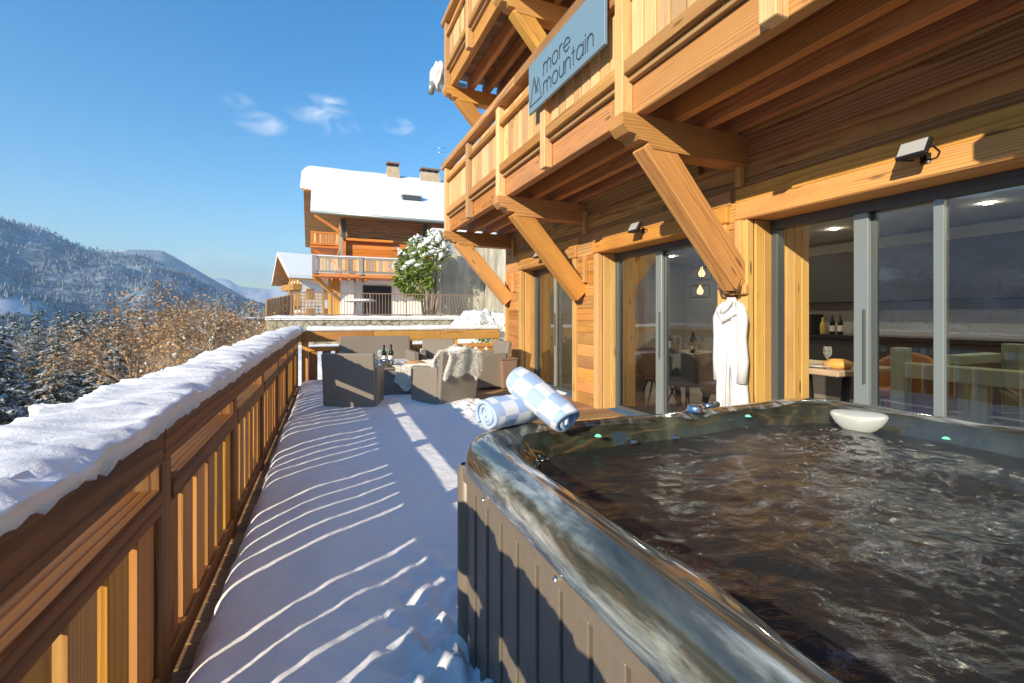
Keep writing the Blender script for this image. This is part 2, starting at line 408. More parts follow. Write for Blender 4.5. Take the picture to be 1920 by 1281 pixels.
    def grid(s, nu, nv, f, m=0, smooth=True, wrapu=False, g=None):
        vs = [f(i, j) for j in range(nv) for i in range(nu)]; fs = []
        for j in range(nv-1):
            for i in range(nu if wrapu else nu-1):
                i2 = (i+1) % nu; fs.append((j*nu+i, j*nu+i2, (j+1)*nu+i2, (j+1)*nu+i))
        s.add(vs, fs, [g(i, j) for j in range(nv) for i in range(nu)] if g else None, None, m, smooth); return s
    def build(s, name, mats, parent=None):
        o0 = parent_origin(parent)
        me = bpy.data.meshes.new(name)
        me.from_pydata([(v[0]-o0[0], v[1]-o0[1], v[2]-o0[2]) for v in s.V], [], s.F)
        if not isinstance(mats, (list, tuple)): mats = [mats]
        for mt in mats: me.materials.append(mt)
        me.polygons.foreach_set('material_index', s.MI); me.polygons.foreach_set('use_smooth', s.SM)
        a = me.attributes.new('gp', 'FLOAT_VECTOR', 'POINT'); a.data.foreach_set('vector', [c for g in s.G for c in g])
        b = me.attributes.new('rnd', 'FLOAT', 'POINT'); b.data.foreach_set('value', s.R)
        me.update()
        o = bpy.data.objects.new(name, me); COL.objects.link(o)
        if parent: o.parent = parent
        return o
def parent_origin(p):
    v = Vector((0, 0, 0))
    while p is not None: v = v+p.location; p = p.parent
    return v
def tag(o, label=None, cat=None, group=None, kind=None):
    if label: o['label'] = label
    if cat: o['category'] = cat
    if group: o['group'] = group
    if kind: o['kind'] = kind
    return o
def thing(name, label, cat, loc=(0, 0, 0), group=None):
    o = bpy.data.objects.new(name, None); COL.objects.link(o); o.location = loc; o.empty_display_size = .1
    return tag(o, label, cat, group)
def copy_tree(o, parent=None):
    c = o.copy(); COL.objects.link(c); c.parent = parent
    for ch in o.children: copy_tree(ch, c)
    return c
def fbm(x, y, z=0, o=4):
    return noise.fractal(Vector((x, y, z)), 1.0, 2.0, o, noise_basis='PERLIN_ORIGINAL')
def sstep(a, b, x):
    t = max(0, min(1, (x-a)/(b-a))); return t*t*(3-2*t)

#@@STRUCTURE
# ================================================================== terrain, mountains, haze
SKY_PTS = [(-180, .20), (-140, .17), (-110, .19), (-80, .165), (-63, .175), (-45, .20), (-32, .165), (-25.0, .133), (-22.6, .116), (-19.9, .096), (-15.5, .088), (-12.5, .06), (-10, .035), (-8, .02), (-5, .0), (5, -.02), (60, .05), (120, .1), (180, .20)]
SKY_B = [(-180, 0), (-40, .03), (-25, .06), (-20, .088), (-17.2, .109), (-14.2, .108), (-11.5, .083), (-9, .058), (-7, .035), (-5.3, .024), (-2, .02), (30, .05), (180, 0)]
SKY_C = [(-180, 0), (-20, .02), (-13, .05), (-11.2, .073), (-10.0, .066), (-8.5, .062), (-7, .05), (-5, .048), (-2, .05), (4, .04), (40, .05), (180, 0)]
def interp(T, x):
    for (a, u), (b, v) in zip(T, T[1:]):
        if a <= x <= b: return u+(v-u)*(x-a)/(b-a)
    return T[-1][1]
def ground(x, y):
    r = math.hypot(x, y); az = math.degrees(math.atan2(x, y))
    # bench the houses stand on (to the right and ahead), falling away to the left
    edge = -1.2-.10*max(y-9, 0)*0
    u = edge-x
    bench = -2.7+1.6*sstep(8.9, 9.5, y)+1.28*sstep(9.4, 12, y)*sstep(-3.0, -.5, x)+.9*sstep(19.6, 20.5, y)*sstep(-3.5, -1.5, x)
    drop = -2.2*sstep(-.2, 3, u)-20*sstep(3, 75, u)-12*sstep(60, 240, u)
    h = bench+drop if y > -3 else -2.7+drop
    h += .5*fbm(x*.05, y*.05)*sstep(4, 30, u)*2.2
    h += 26*sstep(170, 380, r)*sstep(8, 40, u)*(0.5+.45*fbm(az*.11, r*.004, 3))
    e = max(interp(SKY_PTS, az), 0); n1 = fbm(az*.30, r*.002, 7)
    if r > 420:
        h1 = e*1150*(1-.04*n1); h += (h1+34)*math.exp(-((r-1150)/330)**2) if r < 1150 else (h1+34)*math.exp(-((r-1150)/500)**2)
        h += 26*fbm(x*.008, y*.008, 2, 5)*sstep(450, 800, r)*sstep(.01, .08, e)*(1-sstep(980, 1120, r)*.7)
        eb = interp(SKY_B, az); h = max(h, -30+(eb*2000+30)*math.exp(-((r-2000)/380)**2)+14*fbm(x*.005, y*.005, 5, 5)*sstep(1400, 1800, r))
        ec = interp(SKY_C, az); h = max(h, -30+(ec*3100+30)*math.exp(-((r-3100)/420)**2)+40*fbm(x*.004, y*.004, 5, 5)*sstep(2500, 3000, r))
    return h
def terrain():
    m, n, l, b = newmat('snowy_wooded_land'); t = NT(n, l); v = t.pos()
    sep = n.new('ShaderNodeSeparateXYZ'); l.new(v, sep.inputs[0])
    geo = n.new('ShaderNodeNewGeometry'); d = n.new('ShaderNodeVectorMath'); d.operation = 'LENGTH'; l.new(v, d.inputs[0])
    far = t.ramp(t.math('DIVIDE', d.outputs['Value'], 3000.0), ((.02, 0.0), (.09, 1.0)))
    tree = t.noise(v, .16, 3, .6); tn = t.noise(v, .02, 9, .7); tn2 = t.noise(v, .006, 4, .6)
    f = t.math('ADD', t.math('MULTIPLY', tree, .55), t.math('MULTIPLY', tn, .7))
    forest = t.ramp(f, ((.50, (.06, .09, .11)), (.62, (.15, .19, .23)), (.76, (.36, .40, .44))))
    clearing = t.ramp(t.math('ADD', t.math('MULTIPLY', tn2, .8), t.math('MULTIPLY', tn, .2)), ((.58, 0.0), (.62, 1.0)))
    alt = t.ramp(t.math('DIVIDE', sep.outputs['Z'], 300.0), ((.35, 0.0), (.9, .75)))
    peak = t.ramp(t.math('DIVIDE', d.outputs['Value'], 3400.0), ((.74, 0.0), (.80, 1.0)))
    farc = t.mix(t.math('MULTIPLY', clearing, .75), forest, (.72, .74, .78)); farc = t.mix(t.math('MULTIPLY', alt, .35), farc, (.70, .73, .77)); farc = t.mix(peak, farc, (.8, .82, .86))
    sn = t.noise(v, .35, 6, .7)
    near = t.mix(t.ramp(sn, ((.50, 0.0), (.62, 1.0))), (.16, .12, .07), (.78, .79, .82))
    bench = t.ramp(t.math('DIVIDE', t.math('ADD', sep.outputs['Z'], 3.5), 3.0), ((0.0, 0.0), (.8, 1.0)))
    near = t.mix(bench, near, (.84, .85, .87))
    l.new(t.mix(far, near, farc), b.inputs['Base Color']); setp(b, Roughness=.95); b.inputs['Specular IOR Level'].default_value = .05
    l.new(t.bump(tn, .25, 5.0), b.inputs['Normal'])
    azs = []; a = -180.0
    while a < 180.0: azs.append(a); a += .3 if -34 <= a < 6 else (1.0 if -110 < a < 14 else 4.0)
    rs = [0]+[.6*1.075**i for i in range(1, 122)]
    rs = [r for r in rs if r < 900]+[900+i*36 for i in range(0, 72)]
    mb = MB()
    def P(i, j):
        r = rs[j]; aa = rad(azs[i]); x, y = r*math.sin(aa), r*math.cos(aa); return (x, y, ground(x, y))
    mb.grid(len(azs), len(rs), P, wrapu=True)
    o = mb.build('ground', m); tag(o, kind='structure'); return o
terrain()
# air
hz = MB().box(-3600, 3600, -3600, 3600, -80, 300, bev=.1); ho = hz.build('haze', []); tag(ho, kind='stuff')
hm = bpy.data.materials.new('valley_haze'); hm.use_nodes = True; hn = hm.node_tree; hn.nodes.clear()
out = hn.nodes.new('ShaderNodeOutputMaterial'); pv = hn.nodes.new('ShaderNodeVolumePrincipled'); pv.inputs['Density'].default_value = .00042; pv.inputs['Color'].default_value = (.50, .72, 1.0, 1); pv.inputs['Anisotropy'].default_value = .2
hn.links.new(pv.outputs[0], out.inputs['Volume']); ho.data.materials.append(hm)

# ================================================================== deck and its snow
XW = 3.5            # outer wall face
def railx(y): return -.49+.02*y
mb = MB()
y = -2.4
while y < 9.05:
    mb.box(-.62, XW+.1, y, y+.135, -.03, 0, bev=.003, along='x'); y += .141
deck = mb.build('deck', M['deckw']); tag(deck, kind='structure')
mb = MB(); mb.box(-.64, -.60, -2.4, 9.1, -.26, -.002); mb.box(-.6, XW, 9.052, 9.1, -.26, -.002)
for k in range(7): mb.box(-.6, XW, -2+k*1.7, -1.85+k*1.7, -.25, -.035)
o = mb.build('deck_framing', M['rail']); tag(o, kind='structure')

def snow_h(x, y):
    left = railx(y)+.05+.022*fbm(y*1.3, 3.1, 0, 3)+.02*fbm(y*9, 1.1, 0, 2)
    right = 2.0-.28*sstep(6.0, 7.2, y)*0+.18*fbm(y*1.1, 9.3, 0, 3)+.7*sstep(-9, 1.8, -y)*0
    if y > 6.4: right = min(right, 2.0-.9*(y-6.4))
    far = 8.72
    dl = x-left; dr = right-x; df = far-y
    e = min(dl, dr, df)
    if e <= 0: return -.05
    edge = (1-math.exp(-e/.028))
    h = .155
    h += .030*math.exp(-((x-left-.36)/.26)**2)*(.8+.5*fbm(y*.35, 7, 0, 2))          # wind drift by the railing
    h += .05*math.exp(-((x-left-.10)/.16)**2)*fbm(y*.9, 5, 0, 2)
    h += .012*fbm(x*1.4, y*1.1, 2, 3)+.004*fbm(x*9, y*9, 2, 3)
    lump = sstep(2.6, 1.2, y)*.014+.003
    h += lump*fbm(x*5.5, y*5.5, 4, 4)+lump*.45*abs(fbm(x*14, y*14, 6, 3))
    # trodden hollow beside the tub
    g = math.exp(-((x-.42)/.16)**2-((y-1.35)/.55)**2); h += g*(-.075+.10*fbm(x*11, y*11, 8, 4))
    # rough heap on the house side
    g = math.exp(-((x-1.75)/.32)**2-((y-5.15)/.5)**2); h += g*(.03+.12*abs(fbm(x*7, y*7, 8, 4)))
    return max(h*edge, -.05)
mb = MB(); nx, ny = 150, 640
def SP(i, j):
    t_ = j/(ny-1); y = -1.6+10.4*(t_**1.35 if False else t_); x0 = railx(y)+.01
    x = x0+(2.75-x0)*i/(nx-1); return (x, y, snow_h(x, y))
mb.grid(nx, ny, SP)
o = mb.build('snow', M['snow']); tag(o, kind='structure')

# ================================================================== railings
ZB0, ZB1 = .795, .975       # top beam
def rail_segment(root, axis, a0, a1, posts, fx, sgn, nb=6, gap=.055, bmat='slat', beam_out=.07):
    """axis 'y': runs along y; fx(a) = inner face; sgn = outward direction of the other axis"""
    def B(mb, a, b, u0, u1, z0, z1, **k):     # u = distance outwards from the inner face
        if axis == 'y':
            xa, xb = fx(a), fx(b); p0 = Vector((xa+sgn*(u0+u1)/2, a, (z0+z1)/2)); p1 = Vector((xb+sgn*(u0+u1)/2, b, (z0+z1)/2))
            if abs(b-a) < .3 and (z1-z0) > .3: mb.box(p0.x-(u1-u0)/2, p0.x+(u1-u0)/2, a, b, z0, z1, **k)
            else: mb.beam(p0, p1, u1-u0, z1-z0, **k)
        else:
            y0 = fx(a); lo, hi = sorted((y0+sgn*u0, y0+sgn*u1)); mb.box(a, b, lo, hi, z0, z1, **k)
        return mb
    n = 3
    ed = [a0+(a1-a0)*i/n for i in range(n+1)]
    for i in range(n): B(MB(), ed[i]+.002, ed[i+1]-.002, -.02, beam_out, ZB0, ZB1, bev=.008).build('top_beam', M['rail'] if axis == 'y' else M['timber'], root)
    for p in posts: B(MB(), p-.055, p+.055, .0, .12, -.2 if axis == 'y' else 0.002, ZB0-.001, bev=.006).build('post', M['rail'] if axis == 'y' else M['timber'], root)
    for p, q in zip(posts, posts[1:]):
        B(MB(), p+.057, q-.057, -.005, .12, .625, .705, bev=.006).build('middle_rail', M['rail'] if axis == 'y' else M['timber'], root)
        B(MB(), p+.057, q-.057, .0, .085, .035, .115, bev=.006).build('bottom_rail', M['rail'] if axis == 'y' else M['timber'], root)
        L = q-p-.114; w = (L-gap*(nb-1))/nb
        for k in range(nb):
            s0 = p+.057+k*(w+gap); j = random.uniform(-.004, .004)
            B(MB(), s0+.001+j*(k > 0), s0+w-.001+j*(k < nb-1), .015, .060, .117, .623, bev=.003).build('board', M[bmat], root)
side = thing('terrace_railing', 'long brown timber terrace railing running away along the valley side of the snowy deck', 'railing', (railx(3), 3, 0))
rail_segment(side, 'y', -1.9, 9.02, [-1.83+1.222*i for i in range(9)]+[8.97], railx, -1)
yend = 8.91
end = thing('terrace_railing', 'short sunlit timber railing across the far end of the deck behind the garden sofa', 'railing', (1.5, yend, 0))
rail_segment(end, 'x', -.285, XW-.03, [-.2, .72, 1.62, 2.52, XW-.1], lambda a: yend, 1, nb=4, gap=.07)

def snow_cap(name, label, p0, p1, prof, step, seed, side=1, amp=1.0, group=None, slump=False):
    p0, p1 = Vector(p0), Vector(p1); L = (p1-p0).length; T = (p1-p0)/L; N = Vector((T.y, -T.x, 0))*side
    n = int(L/step); mb = MB(); K = len(prof)
    def f(i, j):
        s = L*j/(n-1); u, v = prof[i]; a = 2*math.pi*i/K
        c = p0+T*s
        ed = sstep(0, .06, s)*sstep(0, .06, L-s)
        if v > .0:
            k = 1+.16*fbm(s*.8, seed, 0, 3)+.10*fbm(s*2.5, seed+5, i*.05, 3)
        else: k = 1
        dv = (.018*fbm(s*5, a*1.2, seed, 4)+.012*fbm(s*16, a*3, seed, 3))*amp
        kk = .10+.42*sstep(.3, 7.0, (p0+T*s).y) if slump else 1
        low = (v <= .02)*(-.022*abs(fbm(s*17, i*.4, seed+9, 4))-.007*fbm(s*1.7, seed, 4, 2))*amp*(u > 0)
        if slump and u > .09 and v < .03: low -= .035*(1-kk)
        uu = u+dv*(1 if u > 0 else -1); vv = v*kk*k*(.35+.65*ed)+(dv if v > 0 else 0)+low
        return tuple(c+N*uu+Vector((0, 0, vv)))
    mb.grid(K, n, f, wrapu=True)
    mb.add([f(i, 0) for i in range(K)], [tuple(range(K))[::-1]]); mb.add([f(i, n-1) for i in range(K)], [tuple(range(K))])
    return mb.build(name, M['snow'], label)
H1 = ZB1+.003
# inner side is u>0
prof = [(.105, -.035), (.125, -.02), (.150, .015), (.165, .05), (.160, .09), (.135, .125), (.10, .15), (.05, .165), (0, .168), (-.05, .16), (-.10, .14), (-.14, .105), (-.155, .06), (-.14, .02), (-.11, .0), (-.05, .001), (0, .001), (.05, .001), (.088, .001)]
o = snow_cap('snow_cap', side, (-.49-.075-.038, -1.85, H1), (railx(9.0)-.075, 9.02, H1), prof, .012, 3.3, slump=True)
prof2 = [(.09, .001), (.11, .02), (.115, .05), (.10, .075), (.05, .092), (0, .095), (-.05, .09), (-.1, .07), (-.12, .04), (-.1, .001), (0, .001)]
o = snow_cap('snow_cap', end, (-.20, yend+.07, H1), (XW-.04, yend+.07, H1), prof2, .02, 8.1, amp=.5)

# ================================================================== the house
house = thing('timber_chalet', 'large golden timber chalet with balconies and glass doors beside the hot tub', 'house', (XW, 4, 0))
YN, YF = -2.2, 8.62
XI = 4.25           # inner wall face
pil = [(2.95, 3.28), (5.30, 5.98), (7.85, YF)]
doors = [(5.98, 7.85), (3.28, 5.30), (-1.3, 2.95)]
# wall pieces
def planks(mb, x0, x1, y0, y1, z0, z1, h=.185, mat=0, seam=2.9):
    z = z0
    while z < z1-.01:
        zz = min(z+h, z1); yy = y0+random.uniform(-seam, 0)
        while yy < y1:
            a, b = max(yy, y0), min(yy+seam+random.uniform(-.3, .3), y1)
            if b-a > .02: mb.box(x0+random.uniform(-.003, .003), x1, a+.001, b-.001, z+.001, zz-.001, bev=.004, along='y')
            yy += seam
        z = zz
mb = MB(); planks(mb, XW, XW+.06, YN, YF, 2.102, 2.95); planks(mb, XW, XW+.06, YN, YF, 2.95, 8.4, .2)
mb.build('wall', M['siding'], house)
mb = MB(); mb.box(XW+.062, XI-.03, YN, YF, 2.15, 8.4, bev=.002); mb.build('wall_core', M['siding'], house)
mb = MB(); mb.box(XW+.0, 9.2, YF+.001, YF+.05, 0, 8.4, bev=.002); mb.build('gable_wall', M['siding'], house)
mb = MB(); mb.box(XW+.0, 9.2, YN-.08, YN-.002, 0, 8.4, bev=.002); mb.build('gable_wall', M['siding'], house)
for a, b in pil:
    mb = MB(); planks(mb, XW, XW+.05, a+.105, b-.105, 0, 2.10, .17); mb.build('pillar', M['redwood'], house)
    mb = MB(); mb.box(XW+.052, XI-.002, a+.03, b-.03, 0, 2.145, bev=.002); mb.build('pillar_core', M['redwood'], house)
# trims and reveals round each opening
def trim(y0, y1, x0, x1, z0, z1, nm='door_casing', mat='jamb'):
    MB().box(x0, x1, y0, y1, z0, z1, bev=.005).build(nm, M[mat], house)
for a, b in doors:
    for (y0, y1, sg) in ((a-.10, a, 1), (b, b+.10, -1)):
        if y0 < -1.2: continue
        trim(y0, y1, XW-.03, XW+.05, 0, 2.098)                      # face board
        rv = (a-.001-.03, a-.001) if sg > 0 else (b+.001, b+.031)
        yy = (a, a+.02) if sg > 0 else (b-.02, b)
        for k in range(2): trim(yy[0], yy[1], XW+.052+k*.105, XW+.052+k*.105+.103, 0, 2.098, 'reveal_board')
        for k in range(4): trim(yy[0], yy[1], 3.835+k*.104, 3.835+k*.104+.102, 0, 2.30, 'reveal_board')
    MB().box(XW-.045, XW+.27, a-.12, b+.12, 2.102, 2.262, bev=.012).build('lintel', M['timber'], house)
    MB().box(XW-.018, XW+.03, a-.14, b+.14, 2.264, 2.40, bev=.008).build('lintel', M['timber'], house)
for y in (3.03, 5.62, 8.2):      # battens above the pillars
    MB().box(XW-.055, XW-.004 if False else XW-.001, y-.03, y+.03, 1.98 if False else 2.405, 2.72, bev=.004).build('batten', M['jamb'], house)
    MB().box(XW-.056, XW-.002, y-.03, y+.03, 1.72, 2.10, bev=.004).build('batten', M['jamb'], house)
MB().box(XW-.04, XW+.04, YF-.07, YF+.0, .0, 2.10, bev=.004).build('corner_board', M['jamb'], house)
# sliding doors
XG = 3.80
def sliding(y0, y1, mull):
    y0 += .021; y1 -= .021
    d = MB(); d.box(XG-.07, XG+.03, y0, y1, 2.02, 2.10, bev=.003); f = d.build('sliding_door', M['frame'], house)
    MB().box(XG-.06, XG+.03, y0, y1, .002, .05, bev=.003).build('sill', M['frame'], f)
    for y in (y0, y1-.06): MB().box(XG-.06, XG+.03, y, y+.06, .051, 2.019, bev=.003).build('frame', M['frame'], f)
    for (y, w) in mull:
        MB().box(XG-.055, XG-.012, y-w/2, y+w/2, .052, 2.018, bev=.003).build('stile', M['framelight'], f)
        if w > .07: MB().box(XG-.010, XG+.028, y-w/2-.03, y+w/2-.02, .052, 2.018, bev=.003).build('stile', M['frame'], f)
    MB().box(XG-.075, XG-.057, mull[0][0]-.035, mull[0][0]-.022, .75, 1.30, bev=.002).build('handle', M['frame'], f)
    ys = [y0+.06]+[m[0] for m in mull]+[y1-.06]
    ys = sorted(ys)
    for k, (p, q) in enumerate(zip(ys, ys[1:])):
        if y0 < 0 and k == len(ys)-2: continue      # this leaf stands open
        xx = XG-.02 if k % 2 else XG+.008
        v = [(xx, p, .05), (xx, q, .05), (xx, q, 2.02), (xx, p, 2.02)]
        g = MB(); g.add(v, [(3, 2, 1, 0)]); g.build('pane', M['glass'], f)
sliding(5.98, 7.85, [(7.05, .05)])
sliding(3.28, 5.30, [(4.42, .10)])
sliding(-1.3, 2.95, [(2.19, .10), (1.72, .055), (.80, .10)])
# rooms
XB = 8.0
MB().box(XI-.4, XB, YN, YF, -.03, -.001, bev=.001).build('interior_floor', M['intfloor'], house)
MB().box(XI-.02, XB, YN, YF, 2.46, 2.5, bev=.001).build('interior_ceiling', M['ceiling'], house)
MB().box(XB, XB+.1, YN, YF, 0, 2.5, bev=.001).build('interior_wall', M['intwall'], house)
MB().box(XI+.01, XB-.01, YF-.06, YF-.002, 0, 2.455, bev=.001).build('interior_wall', M['intwall'], house)
MB().box(XI+.01, XB-.01, YN+.002, YN+.06, 0, 2.455, bev=.001).build('interior_wall', M['darkcab'], house)
MB().box(XI+.005, XI+.03, 3.0, 3.24, 0, 2.455, bev=.001).build('interior_wall', M['intwall'], house)
mb = MB()
for i in range(5):
    for xx in (5.2, 6.6): mb.lathe((xx, 1.0+i*1.6, 2.452), [(.0, -.004), (.035, -.004), (.045, .004)], 10)
mb.build('ceiling_spot', M['spot'], house)
# balconies
def bratio(mb): return mb
YB0, YB1 = -2.2, 8.62
XO = 2.19          # outer face of the posts
BR = [.42, 3.05, 5.73, 8.46]
def balcony(z0, y0, fl):
    """z0 = underside of the fascia"""
    zt = z0+.25
    cuts = [y0, 3.3, 6.1, YB1] if y0 < 0 else [y0, YB1]
    root = MB(); e = [c for c in cuts]
    root.box(XO+.055, XO+.10, y0, YB1, zt+.002, zt+.035, bev=.003)
    bal = root.build('balcony', M['deckw'], house)
    for a, b in zip(e, e[1:]): MB().box(XO+.10, XO+.20, a+.001, b-.001, z0, zt, bev=.006).build('fascia', M['redwood'], bal)
    for x in (2.66, 2.98, 3.28): MB().box(x, x+.085, y0, YB1, z0+.002, zt-.03, bev=.005).build('joist', M['redwood'], bal)
    MB().box(XW-.075, XW-.001, y0, YB1, z0+.01, zt-.03, bev=.005).build('wall_plate', M['siding'], bal)
    mb = MB(); y = y0
    while y < YB1-.02: mb.box(XO+.105, XW-.002, y, min(y+.14, YB1), zt-.026+.028, zt+.028, bev=.002, along='x'); y += .146
    mb.build('floor', M['deckw'], bal)
    posts = sorted([b for b in BR+[1.74, 4.40, 7.10] if b > y0])
    if posts[0] > y0+.5: posts = [y0+.06]+posts
    for p in posts: MB().box(XO, XO+.098, p-.055, p+.055, z0+.0 if any(abs(p-b) < .02 for b in BR) else z0-.015, z0+1.175, bev=.006).build('post', M['picket'], bal)
    for (nm, za, zb, x0, x1) in (('handrail', z0+1.178, z0+1.29, XO-.03, XO+.13), ):
        hy = [y0, 2.2, 5.1, YB1] if y0 < 0 else [y0, YB1]
        for a, b in zip(hy, hy[1:]): MB().box(x0, x1, a+.001, b-.001, za, zb, bev=.008).build(nm, M['siding'], bal)
    for p, q in zip(posts, posts[1:]):
        MB().box(XO+.005, XO+.06, p+.056, q-.056, z0+.92, z0+.99, bev=.005).build('upper_rail', M['redwood'], bal)
        MB().box(XO+.005, XO+.065, p+.056, q-.056, z0+.30, z0+.405, bev=.005).build('lower_rail', M['redwood'], bal)
        n = 8; L = q-p-.14; w = L/n
        for k in range(n):
            s0 = p+.07+k*w
            MB().box(XO+.067, XO+.092, s0+.006, s0+w-.014, z0+.265, z0+1.10, bev=.003).build('picket', M['picket'], bal)
    # far end return
    MB().box(XO+.1, XW-.01, YB1-.09, YB1-.01, z0+1.178, z0+1.28, bev=.006).build('handrail', M['siding'], bal)
    MB().box(XO+.1, XW-.01, YB1-.07, YB1-.02, z0+.30, z0+.40, bev=.006).build('lower_rail', M['redwood'], bal)
    for k in range(8): MB().box(XO+.12+k*.15, XO+.12+k*.15+.13, YB1-.055, YB1-.03, z0+.405, z0+1.17, bev=.003).build('picket', M['picket'], bal)
    for yb in BR:
        if yb < y0: continue
        w = .09
        pts = [(XO-.02, z0-.002), (XO-.02, z0-.095), (XO+.03, z0-.15), (XO+.10, z0-.155), (XO+.13, z0-.195), (XO+.22, z0-.20), (XO+.26, z0-.25), (XW-.001, z0-.255), (XW-.001, z0-.002)]
        mb = MB(); mb.prism(pts, 'y', yb-w, yb+w); c = mb.build('bracket', M['timber'], house)
        MB().beam((2.47, yb, z0-.16), (XW-.03, yb, z0-1.28), .165, .25, bev=.010).build('brace', M['timber'], c)
balcony(2.83, YB0, 1)
balcony(5.53, 4.9, 2)
# gutter end with snow, at the far corner of the upper storey
g = thing('gutter', 'grey gutter end under a lump of snow past the upper balcony corner', 'gutter', (2.2, 8.9, 6.0))
MB().tube([(2.02, 8.85, 5.55), (2.04, 8.9, 5.75), (2.2, 9.0, 5.9), (2.8, 9.2, 5.98)], .06, 10).build('downpipe', M['framelight'], g)
mb = MB(); mb.grid(22, 14, lambda i, j: tuple(Vector((2.13, 8.92, 5.93))+Vector((math.sin(math.pi*j/13)*math.cos(2*math.pi*i/22)*.13+.03, math.sin(math.pi*j/13)*math.sin(2*math.pi*i/22)*.25, -.26*math.cos(math.pi*j/13)+.0))*(1+.35*fbm(math.cos(i*.2856)*2, math.sin(i*.2856)*2, j*.35, 3))), wrapu=True); mb.build('snow_lump', M['snow'], g)

# sign on the balcony front
sg = thing('sign_board', 'blue-grey sign reading more mountain fixed to the lower balcony', 'sign', (XO-.05, 3.9, 3.7))
SY, SZ = 4.60, 3.44
MB().box(XO-.062, XO-.034, 3.15, SY, SZ, SZ+.53, bev=.002).build('panel', M['sign'], sg)
def letter(ch):
    arc = lambda cx, cy, r, a, b, n=10, ry=None: [(cx+r*math.cos(rad(a+(b-a)*i/n)), cy+(ry or r)*math.sin(rad(a+(b-a)*i/n))) for i in range(n+1)]
    if ch == 'm': return [[(0, 0), (0, 1)], arc(.34, .62, .34, 180, 0, 10, .38)+[(.68, 0)], arc(1.02, .62, .34, 180, 0, 10, .38)+[(1.36, 0)]], 1.36
    if ch == 'n': return [[(0, 0), (0, 1)], arc(.38, .6, .38, 180, 0, 10, .4)+[(.76, 0)]], .76
    if ch == 'u': return [[(0, 1)]+arc(.38, .4, .38, 180, 360, 10, .4)+[(.76, 1)], [(.76, 1), (.76, 0)]], .76
    if ch == 'o': return [arc(.5, .5, .5, 0, 360, 20)], 1.0
    if ch == 'r': return [[(0, 0), (0, 1)], arc(.36, .62, .36, 180, 75, 6, .38)], .42
    if ch == 'e': return [[(0.0, .5), (.98, .5)]+arc(.5, .5, .49, 0, 315, 18)], .98
    if ch == 't': return [[(.2, 0), (.2, 1.4)], [(0, 1), (.42, 1)]], .42
    if ch == 'a': return [arc(.5, .5, .5, 0, 360, 20), [(1, 1), (1, 0)]], 1.0
    if ch == 'i': return [[(.03, 0), (.03, 1)], [(.03, 1.28), (.03, 1.36)]], .06
def strokes(lines, name, parent, r=.0055):
    mb = MB(); xs = XO-.0655
    for pl in lines:
        for (u0, v0), (u1, v1) in zip(pl, pl[1:]):
            a, b = Vector((xs, SY-u0, SZ+v0)), Vector((xs, SY-u1, SZ+v1)); d = (b-a).normalized()*r*.6
            mb.beam(a-d, b+d, r*2, .005, up=(1, 0, 0), bev=.0004)
    mb.build(name, M['ink'], parent)
def word(w, u, v, xh, gap, sx=1.0):
    L = []
    for ch in w:
        st, adv = letter(ch); L += [[(u+p[0]*xh*sx, v+p[1]*xh) for p in s] for s in st]; u += (adv*sx+gap)*xh
    return L
strokes(word('mountain', .365, .072, .118, .26, .98), 'lettering', sg)
strokes(word('more', .365, .262, .118, .28, .98), 'lettering', sg)
strokes([[(.04, .072), (.315, .072), (.245, .30), (.205, .20), (.145, .345), (.04, .072)], [(.145, .345), (.185, .16), (.215, .21), (.24, .155)]], 'emblem', sg, .0045)
#@@OBJECTS
def at(px, py, d):
    X = (px-595)*d/943.5; return Vector((X, (d-.3869*X)/.9221, CAMZ+(593-py)*d/870))
# ================================================================== hot tub
TX0, TX1, TY0, TY1 = .465, 2.46, -.36, 1.665
tub = thing('hot_tub', 'square hot tub full of churning dark water with marbled rim and ribbed taupe side', 'hot tub', ((TX0+TX1)/2, (TY0+TY1)/2, 0))
cx, cy, hx, hy = (TX0+TX1)/2, (TY0+TY1)/2, (TX1-TX0)/2, (TY1-TY0)/2
def rrect(t, rc=.17):
    # t 0..1 round a rounded rectangle; returns unit-scaled point
    per = []; a, b = hx-rc, hy-rc; seg = [2*b, math.pi*rc/2, 2*a, math.pi*rc/2]*2; tot = sum(seg); s = t*tot
    # start at left side, going +y
    i = 0
    while s > seg[i] and i < 7: s -= seg[i]; i += 1
    f = s/seg[i]
    if i == 0: return (-hx, -b+2*b*f)
    if i == 1: an = math.pi-f*math.pi/2; return (-a+rc*math.cos(an), b+rc*math.sin(an))
    if i == 2: return (-a+2*a*f, hy)
    if i == 3: an = math.pi/2-f*math.pi/2; return (a+rc*math.cos(an), b+rc*math.sin(an))
    if i == 4: return (hx, b-2*b*f)
    if i == 5: an = -f*math.pi/2; return (a+rc*math.cos(an), -b+rc*math.sin(an))
    if i == 6: return (a-2*a*f, -hy)
    an = -math.pi/2-f*math.pi/2; return (-a+rc*math.cos(an), -b+rc*math.sin(an))
NS = 420
RP = [(.012, .700), (.002, .715), (.0, .745), (.006, .782), (.022, .812), (.048, .829), (.080, .833), (.110, .829), (.133, .818), (.148, .798), (.158, .772), (.170, .742), (.190, .705), (.235, .66), (.32, .60), (.42, .50), (.60, .45)]
